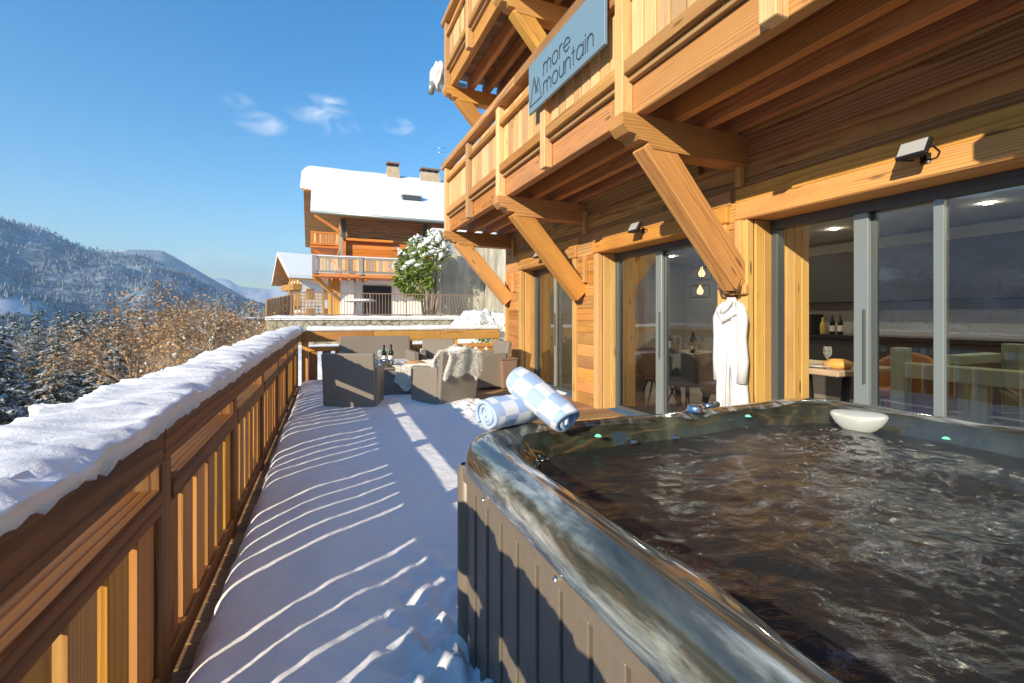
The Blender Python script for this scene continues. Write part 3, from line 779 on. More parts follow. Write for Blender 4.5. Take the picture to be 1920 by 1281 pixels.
def shell_pt(i, j):
    t = i/NS; x, y = rrect(t); d, z = RP[j]; d *= .80
    ang = math.atan2(y, x)
    wob = .5+.5*math.sin(ang*8+1.2); w2 = .5+.5*math.sin(ang*14+.4)
    inner = sstep(5.5, 9, j)
    corner = max(0, (abs(x)/hx+abs(y)/hy-1.45)/.55)
    d2 = d+inner*(.012*wob+.010*w2+.05*corner*sstep(7, 11, j))
    lf = 1-.85*sstep(-.75, -.95, x/hx)
    z2 = z+(sstep(3, 6, j)*(.010*math.sin(ang*6+.8)*sstep(.2, .8, wob)+.008*corner))*(1 if j > 4 else .4)*lf
    if 7 < j < 13: z2 += .014*math.sin(ang*16)*wob*lf
    return (cx+x*(1-d2/hx), cy+y*(1-d2/hy), z2)
mb = MB(); mb.grid(NS, len(RP), shell_pt, wrapu=True)
# material: marbled on the outside and top, darker inside
for k, f in enumerate(mb.F):
    if k//NS >= 8: mb.MI[k] = 1
sh = mb.build('shell', [M['shell'], M['darkshell']], tub)
mb = MB(); mb.box(TX0+.2, TX1-.2, TY0+.2, TY1-.2, .40, .44); mb.build('tub_floor', M['darkshell'], tub)
mb = MB()
NW = 260
def WP(i, j):
    x = cx-hx+.10+(2*hx-.20)*i/(NW-1); y = cy-hy+.10+(2*hy-.20)*j/(NW-1)
    z = .744+.007*fbm(x*3.2, y*4.2, .3, 3)+.0045*fbm(x*6, y*10, 1.3, 3)+.0010*fbm(x*26, y*30, 2.3, 3)
    for (a, b, s, q) in ((1.75, .80, .14, .012), (1.95, 1.3, .12, .009), (1.2, .35, .2, .006)):
        g = math.exp(-((x-a)**2+(y-b)**2)/(2*s*s)); z += g*q*abs(fbm(x*18, y*18, 3.3, 3))*2
    return (x, y, z)
mb.grid(NW, NW, WP); wt = mb.build('water', M['water'], tub)
def cab_side(axis, a0, a1, pos, sgn):
    """ribbed panels along one side, one mesh for the ribs, one for the trim"""
    L = a1-a0; n = int(round(L/.118)); w = L/n; mb = MB()
    for k in range(n):
        s0 = a0+k*w
        for (u0, u1, dep) in ((s0+.003, s0+w*.52, .016), (s0+w*.52, s0+w-.003, .010)):
            lo, hi = (pos-sgn*.0, pos+sgn*dep); lo, hi = min(lo, hi), max(lo, hi)
            if axis == 'y': mb.box(lo, hi, u0, u1, .03, .655, bev=.0025)
            else: mb.box(u0, u1, lo, hi, .03, .655, bev=.0025)
    mb.build('side_panel', M['cabinet'], tub)
    tr = MB(); lo, hi = sorted((pos-sgn*.01, pos+sgn*.022))
    if axis == 'y': tr.box(lo, hi, a0-.03, a1+.03, .657, .712, bev=.008)
    else: tr.box(a0-.03, a1+.03, lo, hi, .657, .712, bev=.008)
    tr.build('top_trim', M['cabinet'], tub)
    for k in range(4):
        s0 = a0+L*(k+.5)/4; c = MB()
        if axis == 'y': c.lathe((pos+sgn*.024, s0, .684), [(.0, .004), (.006, .003), (.008, -.003)], 8)
        else: c.lathe((s0, pos+sgn*.024, .684), [(.0, .004), (.006, .003), (.008, -.003)], 8)
        c.build('screw', M['metal'], tub)
cab_side('y', TY0+.07, TY1-.07, TX0+.035, -1); cab_side('x', TX0+.07, TX1-.07, TY1-.035, 1)
cab_side('y', TY0+.07, TY1-.07, TX1-.035, 1)
for (x, y) in ((TX0+.045, TY1-.045), (TX1-.045, TY1-.045), (TX0+.045, TY0+.045)):
    MB().lathe((x, y, 0), [(.040, .01), (.042, .02), (.042, .70), (.03, .712)], 20).build('corner_post', M['cabinet'], tub)
MB().box(TX0+.045, TX1-.045, TY0+.045, TY1-.045, .005, .69, bev=.002).build('inner_frame', M['black'], tub)
sm_ = MB().box(.72, 2.30, -.20, 1.45, .79, 1.16, bev=.02); so_ = sm_.build('steam', []); tag(so_, kind='stuff')
vm = bpy.data.materials.new('tub_steam'); vm.use_nodes = True; vn, vl = vm.node_tree.nodes, vm.node_tree.links; vn.clear(); vt = NT(vn, vl)
vo = vn.new('ShaderNodeOutputMaterial'); vp = vn.new('ShaderNodeVolumePrincipled'); vp.inputs['Color'].default_value = (.95, .96, 1, 1); vp.inputs['Anisotropy'].default_value = .3
vc = vt.pos(); vs_ = vn.new('ShaderNodeSeparateXYZ'); vl.new(vc, vs_.inputs[0])
fade = vt.ramp(vs_.outputs['Z'], ((.80, .0), (.84, 1.0), (1.14, 0.0)))
fx_ = vt.ramp(vt.math('DIVIDE', vs_.outputs['X'], 3.0), ((.25, 0.0), (.42, 1.0), (.62, 1.0), (.76, 0.0))); fy_ = vt.ramp(vt.math('DIVIDE', vt.math('ADD', vs_.outputs['Y'], .2), 2.0), ((.0, 0.0), (.3, 1.0), (.55, 1.0), (.82, 0.0)))
dn = vt.ramp(vt.noise(vt.mul(vc, (3.0, 3.0, 1.4)), 1.3, 3, .55, .6), ((.46, 0.0), (.72, 1.0)))
vl.new(vt.math('MULTIPLY', vt.math('MULTIPLY', vt.math('MULTIPLY', dn, fade), vt.math('MULTIPLY', fx_, fy_)), 1.1), vp.inputs['Density']); vl.new(vp.outputs[0], vo.inputs['Volume']); so_.data.materials.append(vm)
# pale headrest, controls and lights
def headrest(c, n):
    c = Vector(c); n = Vector(n).normalized(); U = Vector((-n.y, n.x, 0)).normalized(); mb = MB()
    def f(i, j):
        a = math.pi*j/11; b = 2*math.pi*i/20
        u = .105*math.sin(a)*math.cos(b); v = .062*math.sin(a)*math.sin(b); v -= .02*(u/.105)**2*(-1); w = .028*math.cos(a)
        if v > 0: v *= .65
        else: v *= 1.15
        return tuple(c+U*u+Vector((0, 0, v))+n*(w+.25*v*-1)+n*.03*(u/.105)**2)
    mb.grid(20, 12, f, wrapu=True); mb.build('headrest', M['pillowm'], tub)
headrest((2.205, 1.30, .795), (-.8, -.55, .35))
def fitting(c, nm='light', mat='led', r=.011):
    MB().lathe(c, [(0, r*.6), (r*.7, r*.45), (r, 0), (r*1.3, -.002)], 12).build(nm, M[mat], tub)
fitting((.975, 1.485, .800)); fitting((1.77, 1.50, .805)); fitting((2.185, .98, .79)); 
for (x, y, z) in ((1.54, 1.575, .838),):
    k = MB(); k.lathe((x, y, z), [(.0, .022), (.03, .021), (.036, .012), (.038, .0), (.046, -.006)], 20); kn = k.build('knob', M['metal'], tub)
    MB().tube([(x+.05, y-.01, z+.012), (x+.13, y-.0, z+.014)], .013, 10).build('handle', M['metal'], tub)
for (x, y) in ((1.15, 1.50), (1.35, 1.49), (2.23, .6), (2.22, .3)):
    MB().lathe((x, y, .755), [(.0, .006), (.012, .008), (.018, .0)], 12).build('jet', M['metal'], tub)

# ================================================================== towels
def towel_roll(label, p0, p1, rad_=.064, turns=3.6, flap=0.0, phase=0.0):
    p0, p1 = Vector(p0), Vector(p1); T = (p1-p0); L = T.length; T.normalize()
    U = T.cross(Vector((0, 0, 1))).normalized(); B = U.cross(T)
    N = 150; K = 16; mb = MB(); arc = [0.0]; th = rad_/turns*.86
    def rr(i, side):
        a = 2*math.pi*turns*i/(N-1)+phase; r = .006+(rad_-.006)*i/(N-1)
        r += (th/2 if side else -th/2); r = max(r, .0015)
        r *= 1+.03*math.sin(3*a+1)+.035*math.sin(a*1.0+2.2)
        return a, r
    def P(i, k, side):
        a, r = rr(i, side); u = L*k/(K-1); e = (.010*math.sin(i*.13)*(1 if k == 0 else 0)-(.010*math.sin(i*.17)*(1 if k == K-1 else 0)))
        r *= 1-.10*(abs(2*k/(K-1)-1)**6)+.07*fbm(u*9, i*.10, 1, 3)+.02*fbm(u*40, i*.5, 1, 2)
        return p0+T*(u+e)+(U*math.cos(a)*1.06+B*math.sin(a)*.95)*r
    s = [0.0]
    for i in range(1, N): s.append(s[-1]+(P(i, 3, 1)-P(i-1, 3, 1)).length)
    def G(i, k): return (L*k/(K-1)+.03, s[-1]-s[i], 1.0 if (k <= 0 or s[-1]-s[i] < .022) else 0.0)
    mb.grid(N, K, lambda i, k: tuple(P(i, k, 1)), g=G)
    mb.grid(N, K, lambda i, k: tuple(P(i, k, 0)), g=lambda i, k: (0, 0, 1))
    for k in (0, K-1):   # rolled ends
        mb.grid(N, 3, lambda i, j, k=k: tuple(P(i, k, 1)*(1-j/2)+P(i, k, 0)*(j/2)+T*((-.006 if k == 0 else .006) if j == 1 else 0)), g=lambda i, j: (0, 0, 1))
    mb.grid(2, K, lambda i, k: tuple(P(N-1, k, i)), g=lambda i, k: (0, 0, 1))
    o = mb.build('rolled_towel', M['towel']); tag(o, label, 'towel', 'rolled towels on the hot tub corner'); return o
towel_roll('blue and white rolled towel lying flat on the tub corner, spiral end showing', (.56, 1.575, .892), (.795, 1.665, .892), .062)
towel_roll('blue and white checked towel roll leaning steeply on the other towel', (.705, 1.645, 1.005), (.825, 1.455, .875), .060, 3.2, phase=2.4)

# ================================================================== bathrobe on antler hooks
rack = thing('antler_hook', 'pair of brown antler hooks on a wooden plaque above the white bathrobe', 'coat hook', (XW-.03, 3.02, 1.5))
MB().box(XW-.075, XW-.032, 2.93, 3.13, 1.44, 1.53, bev=.008).build('plaque', M['timber'], rack)
for sg_ in (-1, 1):
    y = 3.03+sg_*.045
    MB().tube([(XW-.076, y, 1.47), (XW-.12, y+sg_*.02, 1.455), (XW-.155, y+sg_*.05, 1.475), (XW-.165, y+sg_*.075, 1.53), (XW-.15, y+sg_*.08, 1.575)], [.012, .012, .010, .007, .002], 8).build('antler', M['antler'], rack)
    MB().tube([(XW-.14, y+sg_*.035, 1.463), (XW-.19, y+sg_*.03, 1.50), (XW-.20, y+sg_*.03, 1.54)], [.007, .005, .002], 6).build('tine', M['antler'], rack)
robe = thing('bathrobe', 'white towelling bathrobe hanging from antler hooks on the wooden pillar', 'bathrobe', (XW-.13, 3.02, 1.4))
def robe_body(i, j):
    n = 110; t = j/44; a = 2*math.pi*i/n; z = 1.50-1.16*t
    w = .028+.105*sstep(.0, .10, t)+.028*sstep(.12, 1, t); dp = .03+.045*sstep(0, .3, t)
    ph = 6.5*math.cos(a)+1.3*math.sin(2.5*t)+.8*math.sin(5*t)
    fold = .030*sstep(.03, .3, t)*(abs(math.sin(ph))**.6-.5)+.012*math.sin(11*math.cos(a)+3*t)+.010*fbm(math.cos(a)*4, z*7, 4, 3)
    drape = .014*math.sin(9*t+3*math.cos(a))*sstep(.35, .05, t)
    sx = math.sin(a)
    return (XW-.125+sx*dp+(fold+drape)*(-1 if sx < 0 else .3)*abs(sx)**.5*1.0, 3.02+math.cos(a)*w*(1+.04*math.sin(7*t+2))+.012*math.sin(4*t), z-.035*abs(math.cos(a))*sstep(0, .1, t)+.02*math.sin(5*a)*t)
mb = MB(); mb.grid(110, 45, robe_body, wrapu=True); mb.build('body', M['robe'], robe)
mb = MB()
mb.tube([(XW-.13, 2.92, 1.40), (XW-.19, 2.955, 1.365), (XW-.215, 3.03, 1.30), (XW-.19, 3.10, 1.375), (XW-.13, 3.125, 1.41)], [.022, .030, .034, .028, .02], 10)
mb.tube([(XW-.17, 2.99, 1.47), (XW-.205, 3.02, 1.41), (XW-.215, 3.06, 1.36)], [.018, .026, .02], 9)
mb.build('collar', M['robe'], robe)
for sg_ in (-1, 1):
    y = 3.02+sg_*.118
    mb = MB()
    pts = [(XW-.13, 3.02+sg_*.06, 1.45), (XW-.145, y-.01*sg_, 1.40), (XW-.155, y+sg_*.012, 1.32), (XW-.16, y+sg_*.008, 1.15), (XW-.152, y+sg_*.016, .95), (XW-.158, y+sg_*.006, .76)]
    mb.tube(pts, [.03, .04, .046, .040, .045, .042], 14); mb.build('sleeve', M['robe'], robe)
mb = MB(); mb.tube([(XW-.222, 2.97, 1.02), (XW-.235, 2.972, .8), (XW-.23, 2.96, .52)], [.012, .013, .012], 6); mb.tube([(XW-.222, 3.0, 1.02), (XW-.24, 3.01, .7), (XW-.235, 3.0, .45)], [.012, .013, .012], 6)
mb.build('belt', M['robe'], robe)

robe.location.z -= .085
# ================================================================== floodlights
for (y, lb) in ((1.63, 'floodlight above the right-hand glass doors, largest and nearest'), (4.31, 'floodlight on the wall between the near and middle balcony braces'), (6.85, 'floodlight over the far glass doors, smallest in view')):
    f = thing('floodlight', 'black '+lb, 'floodlight', (XW, y, 2.27), 'black wall floodlights')
    c = Vector((XW-.17, y+.02, 2.26)); Hd = Vector((-.86, 0, .50)).normalized(); A = Vector((0, 1, 0)); Bv = Hd.cross(A)
    mb = MB(); mb.obox(c, A, Bv, Hd, .165, .125, .032, .008); mb.build('housing', M['black'], f)
    mb = MB(); mb.obox(c+Hd*.019, A, Bv, Hd, .14, .098, .006, .001); mb.build('lens', M['lampglass'], f)
    mb = MB()
    for k in range(7): mb.obox(c-Hd*.028+A*(-.06+.02*k), A, Bv, Hd, .004, .10, .022, .001)
    mb.build('heat_sink', M['black'], f)
    mb = MB()
    for s_ in (-1, 1): mb.tube([c+A*.088*s_, c+A*.09*s_+Vector((.08, 0, -.03)), Vector((XW-.03, y+.02+.06*s_, 2.23))], .006, 6)
    mb.lathe((XW-.02, y+.02, 2.22), [(.04, -.03), (.04, .03), (0, .03)], 10); mb.build('bracket', M['black'], f)

# ================================================================== furniture
def wedge(mb, x0, x1, y0, y1, z0, z1, top=0.0, ty=0.0):
    """box leaning by ty at the top (y) and tapering by `top` at the bottom (x)"""
    vs = []
    for (z, t) in ((z0, 0), (z1, 1)):
        k = top*(1-t)
        vs += [(x0+k, y0+ty*t, z), (x1-k, y0+ty*t, z), (x1-k, y1+ty*t, z), (x0+k, y1+ty*t, z)]
    mb.add(vs, [(3, 2, 1, 0), (4, 5, 6, 7), (0, 1, 5, 4), (1, 2, 6, 5), (2, 3, 7, 6), (3, 0, 4, 7)]); return mb
def bevel(o, w=.012, seg=2):
    m = o.modifiers.new('bevel', 'BEVEL'); m.width = w; m.segments = seg; m.limit_method = 'ANGLE'; return o
def rattan_seat(name, label, cat, w, group=None, dep=.62, arm=.58, back=.77, n=1):
    t = thing(name, label, cat, (0, 0, 0), group)          # faces -y, centred
    for s_ in (-1, 1):
        mb = MB(); x0, x1 = sorted((s_*(w/2), s_*(w/2-.09)))
        vs = [(x0, -dep/2, 0), (x1, -dep/2, 0), (x1, dep/2-.04, 0), (x0, dep/2-.04, 0), (x0-.012*(s_ < 0), -dep/2+.01, arm-.02), (x1+.012*(s_ > 0), -dep/2+.01, arm-.02), (x1+.012*(s_ > 0), dep/2-.02, arm), (x0-.012*(s_ < 0), dep/2-.02, arm)]
        mb.add(vs, [(3, 2, 1, 0), (4, 5, 6, 7), (0, 1, 5, 4), (1, 2, 6, 5), (2, 3, 7, 6), (3, 0, 4, 7)]); bevel(mb.build('arm', M['rattan'], t), .018, 3)
    mb = MB(); wedge(mb, -w/2+.005, w/2-.005, dep/2-.09, dep/2-.01, 0.03, back, .012, .10); bevel(mb.build('back', M['rattan'], t), .02, 3)
    mb = MB(); mb.box(-w/2+.092, w/2-.092, -dep/2+.03, dep/2-.092, .10, .33, bev=.01); mb.build('seat_base', M['rattan'], t)
    for k in range(n):
        ww = (w-.19)/n
        mb = MB(); mb.box(-w/2+.097+k*ww, -w/2+.093+(k+1)*ww, -dep/2+.0, dep/2-.10, .332, .42, bev=.025); bevel(mb.build('seat_cushion', M['cushion'], t), .02, 3)
    for sx in (-1, 1):
        for sy in (-1, 1):
            mb = MB(); mb.box(sx*(w/2-.05)-.025, sx*(w/2-.05)+.025, sy*(dep/2-.07)-.025, sy*(dep/2-.07)+.025, -.04, .002, bev=.003); mb.build('leg', M['rattan'], t)
    return t
def place(o, x, y, z, rz): o.location = (x, y, z); o.rotation_euler = (0, 0, rad(rz)); return o
ch = rattan_seat('rattan_armchair', 'dark taupe rattan armchair with its back to the camera nearest the valley railing', 'armchair', .62, 'rattan armchairs around the low table')
chairs = [ch]
for lb in ('rattan armchair in front of the low table draped with a big sheepskin', 'rattan armchair seen side-on nearest the glass doors, facing the low table', 'rattan armchair against the far railing, to the right of the rattan sofa'):
    c = copy_tree(ch); c['label'] = lb; chairs.append(c)
def corner_place(c, px, py, rz, fx=-.31, fy=.31, z=.0):
    # put local corner (fx, fy) at world point
    a = rad(rz); R_ = (fx*math.cos(a)-fy*math.sin(a), fx*math.sin(a)+fy*math.cos(a)); place(c, px-R_[0], py-R_[1], z, rz)
corner_place(chairs[0], .65, 5.78, 180-16, -.31, .31, .04)      # right rear corner
corner_place(chairs[1], 1.36, 5.58, 180+21, .31, .31, .04)
place(chairs[2], 2.70, 7.70, .04, -86)
place(chairs[3], 2.05, 8.38, .04, -14)
sofa = rattan_seat('rattan_sofa', 'two-seat taupe rattan sofa with pale cushions standing against the far railing', 'sofa', 1.25, dep=.66, back=.83, n=2); place(sofa, .98, 8.32, .06, 2)
tb = thing('side_table', 'small brown rattan stool standing by the far glass door', 'stool', (3.02, 7.45, 0))
mb = MB(); wedge(mb, 2.87, 3.17, 7.3, 7.6, .02, .50, .02, 0); bevel(mb.build('body', M['rust'], tb), .02, 2)
MB().box(2.86, 3.18, 7.29, 7.61, .502, .53, bev=.01).build('top', M['rust'], tb)
lt = thing('low_table', 'low boxy rattan table covered with cream sheepskin between the armchairs', 'table', (1.3, 6.95, 0))
mb = MB(); wedge(mb, .82, 1.78, 6.62, 7.32, .02, .50, .02, 0); bevel(mb.build('base', M['rattan'], lt), .02, 2)
MB().box(.80, 1.80, 6.60, 7.34, .502, .528, bev=.008).build('top', M['rattan'], lt)
def fleece(name, label, f, nu, nv, strands=9000, L=.055, seed=1):
    rnd = random.Random(seed); mb = MB(); mb.grid(nu, nv, lambda i, j: tuple(f(i/(nu-1), j/(nv-1))))
    vs = []; fs = []
    for k in range(strands):
        u, v = rnd.random(), rnd.random(); p = f(u, v); e = .01
        du = f(min(u+e, 1), v)-f(max(u-e, 0), v); dv = f(u, min(v+e, 1))-f(u, max(v-e, 0)); n = du.cross(dv)
        if n.length < 1e-9: continue
        n.normalize(); d = (n+Vector((rnd.gauss(0, .55), rnd.gauss(0, .55), rnd.gauss(-.35, .4)))).normalized()*L*rnd.uniform(.5, 1.2)
        w = Vector((rnd.gauss(0, 1), rnd.gauss(0, 1), rnd.gauss(0, 1))).normalized()*.0045
        o = len(vs); vs += [p-w, p+w, p+d+Vector((0, 0, -.3*L*rnd.random()))]; fs.append((o, o+1, o+2))
    mb.add(vs, fs); return mb.build(name, M['fur'])
a21 = rad(180+21); cc = chairs[1].location.copy()
def sk1(u, v):      # over the back of the second chair (local frame, back at +y)
    s = (v-.5)*1.0; q = abs(s)
    if s < 0: ly = .30-.015+.10*(1-q*1.1); lz = .80-max(0, q-.06)*.62; ly = .27 - .0 if q > .1 else .30; ly += -.07
    else: ly = .42-max(0, q-.05)*.12; lz = .80-max(0, q-.06)*.70
    lx = (u-.5)*(.54-.10*abs(s)+.05*math.sin(v*9))+.03*math.sin(v*7)
    lz += .02*math.sin(u*11+v*5)-.07*(abs(u-.5)*2)**4
    lx, ly = lx, ly+.01*math.sin(u*13)
    return Vector((cc.x+lx*math.cos(a21)-ly*math.sin(a21), cc.y+lx*math.sin(a21)+ly*math.cos(a21), lz+.04))
o = fleece('sheepskin', 'big cream sheepskin thrown over the back of a rattan armchair', sk1, 26, 24, 26000, .045, 3); tag(o, o.get('label') or 'big cream sheepskin thrown over the back of a rattan armchair', 'sheepskin')
def sk2(u, v):
    x = .98+.74*u; s = v
    ww = 1-.25*abs(u-.5)
    if s < .28: y = 6.575; z = .535-(.28-s)*1.0*(.7+.5*math.sin(u*7)**2)
    else: y = 6.575+(s-.28)*1.0*ww; z = .54+.012*math.sin(u*9+v*7)
    return Vector((x+.03*math.sin(v*8), y-.02*math.sin(u*6), z))
o = fleece('sheepskin', 'cream sheepskin', sk2, 24, 24, 14000, .030, 5); tag(o, 'cream sheepskin spread over the low table and hanging down its front', 'sheepskin')
# things on the low table
def bottle(label, x, y, z, h=.30, r=.037, mat='wine', lab='label', group=None):
    t = thing('bottle', label, 'bottle', (x, y, z), group)
    k = h/.30
    MB().lathe((x, y, z), [(0, .001), (r*.95, .002), (r, .01), (r, .17*k), (r*.85, .20*k), (r*.4, .235*k), (r*.36, .29*k), (r*.42, .292*k), (r*.42, .30*k), (0, .30*k)], 16).build('glass_body', M[mat], t)
    MB().lathe((x, y, z), [(r+.0012, .05*k), (r+.0012, .14*k)], 16).build('label', M[lab], t)
    MB().lathe((x, y, z), [(r*.46, .255*k), (r*.46, .303*k), (0, .304*k)], 12).build('foil', M['gold' if lab == 'gold' else 'black'], t)
    return t
TZ = .545
bottle('dark green wine bottle on the low table, left of the pair', .90, 7.0, TZ, .28)
bottle('dark green wine bottle on the low table, right of the pair', .99, 6.92, TZ, .29)
def wineglass(label, x, y, z, h=.19, group=None):
    t = thing('wine_glass', label, 'wine glass', (x, y, z), group)
    MB().lathe((x, y, z), [(0, .001), (.032, .002), (.006, .008), (.004, .08*h/.19), (.012, .095*h/.19), (.034, .125*h/.19), (.037, .15*h/.19), (.030, h)], 14).build('bowl', M['clear'], t); return t
for k, (dx, dy) in enumerate(((0, 0), (.08, .03), (.03, .10), (.11, .12), (.16, .05))): wineglass('clear stemmed wine glass clustered beside the dark bottles on the low table', .84+dx, 6.98+dy, TZ, .21, 'wine glasses clustered on the low table')
b_ = thing('ice_bucket', 'small shiny steel bowl at the left edge of the low table', 'bowl', (.90, 6.72, TZ))
MB().lathe((.90, 6.72, TZ), [(0, .002), (.05, .003), (.085, .04), (.10, .09), (.105, .092), (.095, .085), (.08, .045), (0, .02)], 20).build('bowl', M['metal'], b_)
pl = thing('serving_board', 'round wooden board of golden snacks in the middle of the low table', 'board', (1.33, 6.9, TZ))
MB().lathe((1.33, 6.9, TZ), [(0, .0), (.13, .0), (.15, .012), (.15, .03), (.14, .03), (.13, .016), (0, .016)], 24).build('plate', M['rust'], pl)
MB().lathe((1.33, 6.9, TZ+.017), [(.125, .0), (.11, .02), (.06, .026), (0, .028)], 24).build('pie', M['bread'], pl)

# ================================================================== indoors, behind the glass
dt = thing('dining_table', 'long pale oak dining table laid for a meal behind the glass doors', 'table', (5.05, 3.95, 0))
MB().box(4.30, 5.20, 2.70, 5.35, .70, .755, bev=.01, along='y').build('top', M['tablew'], dt)
for (x, y) in ((4.55, 3.1), (5.0, 3.1), (4.55, 4.95), (5.0, 4.95)): MB().beam((x, y, 0), (x+(.08 if x > 4.8 else -.08), y, .70), .06, .06, up=(0, 1, 0)).build('leg', M['black'], dt)
def bucket_chair(label, mat, group='bucket chairs around the dining table'):
    t = thing('dining_chair', label, 'dining chair', (0, 0, 0), group); mb = MB()
    def f(i, j):
        a = rad(-20+220*i/20); h = .45+.40*(j/8)*(.35+.65*max(0, math.sin(a))**.6); r = .25+.03*j/8
        return (r*math.cos(a), r*math.sin(a), h)
    mb.grid(21, 9, f); o = mb.build('shell', M[mat], t); s = o.modifiers.new('solid', 'SOLIDIFY'); s.thickness = .025
    MB().lathe((0, 0, .40), [(0, .0), (.22, .0), (.255, .03), (.25, .08), (0, .09)], 20).build('seat', M[mat], t)
    for sx in (-1, 1):
        for sy in (-1, 1): MB().tube([(sx*.10, sy*.10, .40), (sx*.22, sy*.22, 0)], [.014, .010], 8).build('leg', M['black'], t)
    return t
c0 = bucket_chair('tan leather bucket chair behind the middle doors, left of the table', 'leather'); place(c0, 4.18, 4.95, 0, 120)
def dupc(lb, x, y, rz, mat=None):
    c = copy_tree(c0); c['label'] = lb; place(c, x, y, 0, rz)
    if mat:
        for k in c.children:
            if k.name.startswith(('shell', 'seat')):
                k.data = k.data.copy(); k.data.materials[0] = M[mat]
    return c
dupc('tan leather bucket chair seen just left of the white bathrobe', 4.18, 3.85, 100)
dupc('grey bucket chair at the table behind the middle doors', 4.22, 4.45, 95, 'greychair')
dupc('tan leather bucket chair at the near end of the dining table by the right-hand doors', 4.98, 2.42, 175)
dupc('tan leather bucket chair half hidden beyond the near end of the dining table', 5.75, 2.95, -80)
st = thing('bar_stool', 'dark padded stool on thin legs behind the middle doors', 'stool', (4.6, 5.5, 0))
MB().lathe((4.45, 5.6, .46), [(0, 0), (.19, .0), (.21, .04), (.20, .22), (.17, .24), (.15, .06), (0, .06)], 18).build('seat', M['greychair'], st)
for sx in (-1, 1):
    for sy in (-1, 1): MB().tube([(4.45+sx*.1, 5.6+sy*.1, .46), (4.45+sx*.17, 5.6+sy*.17, 0)], .011, 6).build('leg', M['black'], st)
rnd = random.Random(5)
lbs = ('green bottle standing at the left end of the row on the dining table', 'gold-labelled bottle among the glasses on the dining table', 'dark bottle in the middle of the dining table row', 'bottle with a pale label close to the white bathrobe on the dining table')
for k, lb in enumerate(lbs): bottle(lb, 4.5+.1*k+.05*rnd.random(), 5.15-.36*k, .756, .30+.03*rnd.random(), .036, 'wine', 'gold' if k % 2 else 'label')
for k in range(7): wineglass('clear wine glass set among the bottles on the dining table indoors', 4.42+.32*rnd.random(), 5.25-.23*k, .756, .20, 'wine glasses on the dining table')
for k, y in enumerate((5.0, 4.45, 3.9, 2.98)):
    p = thing('plate', 'white dinner plate laid at a place on the indoor dining table', 'plate', (4.48, y, .756), 'dinner plates on the dining table')
    MB().lathe((4.48, y, .756), [(0, .002), (.08, .003), (.13, .016), (.132, .019), (.08, .008), (0, .006)], 24).build('dish', M['plate'], p)
br = thing('bread_loaf', 'round golden loaf on the table corner behind the right-hand doors', 'bread', (4.78, 2.86, .756))
MB().lathe((4.55, 2.86, .757), [(.0, .0), (.10, .0), (.125, .03), (.11, .065), (.06, .085), (0, .09)], 20).build('crust', M['bread'], br)
wineglass('clear wine glass beside the loaf on the table corner', 4.40, 2.86, .756, .21)
def pendant(label, x, y, z):
    p = thing('pendant_lamp', label, 'lamp', (x, y, 2.45), 'cube pendant lamps over the dining table')
    MB().tube([(x, y, 2.458), (x, y, z+.09)], .004, 6).build('cord', M['black'], p)
    mb = MB(); h = .085
    for a in (-h, h):
        for b in (-h, h):
            mb.box(x+a-.004, x+a+.004, y+b-.004, y+b+.004, z-h, z+h, bev=.001); mb.box(x-h, x+h, y+a-.004, y+a+.004, z+b-.004, z+b+.004, bev=.001, along='x'); mb.box(x+a-.004, x+a+.004, y-h, y+h, z+b-.004, z+b+.004, bev=.001, along='y')
    mb.build('cage', M['black'], p)
    MB().lathe((x, y, z), [(0, -.05), (.035, -.035), (.045, 0), (.03, .035), (.012, .06), (.012, .09)], 12).build('bulb', M['glow'], p)
pendant('lit cube pendant lamp behind the middle doors, the upper one', 4.9, 4.90, 1.84)
pendant('lit cube pendant lamp behind the middle doors, the lower one', 4.95, 4.98, 1.60)
# kitchen
kt = thing('kitchen_unit', 'dark kitchen units with beige backsplash and black worktop at the back of the room', 'kitchen', (7.6, 3.5, 0))
MB().box(7.62, 7.99, 1.4, 6.9, 1.47, 2.25, bev=.004).build('wall_cabinet', M['darkcab'], kt)
MB().box(7.95, 7.99, .2, 6.9, .962, 1.468, bev=.002).build('backsplash', M['splash'], kt)
MB().box(7.35, 7.94, .2, 6.9, .90, .96, bev=.004).build('worktop', M['counter'], kt)
MB().box(7.40, 7.94, .2, 6.9, .0, .898, bev=.004).build('base_cabinet', M['darkcab'], kt)
MB().box(7.45, 7.75, 5.1, 5.5, .962, 1.28, bev=.01).build('coffee_machine', M['black'], kt)
bottle('yellow-labelled bottle on the black kitchen worktop', 7.5, 4.95, .962, .26, .04, 'gold', 'gold')
bottle('left one of two dark bottles with white labels on the kitchen worktop', 7.5, 4.80, .962, .30)
bottle('right one of two dark bottles with white labels on the kitchen worktop', 7.5, 4.68, .962, .31)
# sage green stair railing inside
sr = thing('stair_railing', 'sage green painted wooden stair railing behind the right-hand glass doors', 'railing', (4.9, 1.9, 0))
def SB(nm, *a, **k): MB().box(*a, **k).build(nm, M['greenwood'], sr)
for (x, y, h) in ((4.62, 2.38, .98), (5.35, 1.95, 1.02), (4.55, .35, .98)): SB('newel_post', x-.055, x+.055, y-.055, y+.055, 0, h, bev=.006)
SB('handrail', 4.50, 4.66, -.6, 2.323, .74, .86, bev=.008, along='y'); SB('handrail', 4.68, 5.293, 2.0, 2.10, .86, .94, bev=.008, along='x')
for k in range(9): SB('baluster', 4.56, 4.60, 1.90-.27*k-.10, 1.90-.27*k, .10, .738, bev=.004)
SB('bottom_rail', 4.55, 4.61, -.6, 2.323, .02, .098, bev=.004, along='y')
for k in range(3): SB('baluster', 4.78+.18*k, 4.87+.18*k, 2.03, 2.07, .05, .858, bev=.004)
MB().beam((4.63, 1.75, .72), (4.63, .75, .12), .03, .08, up=(1, 0, 0)).build('diagonal_brace', M['greenwood'], sr)
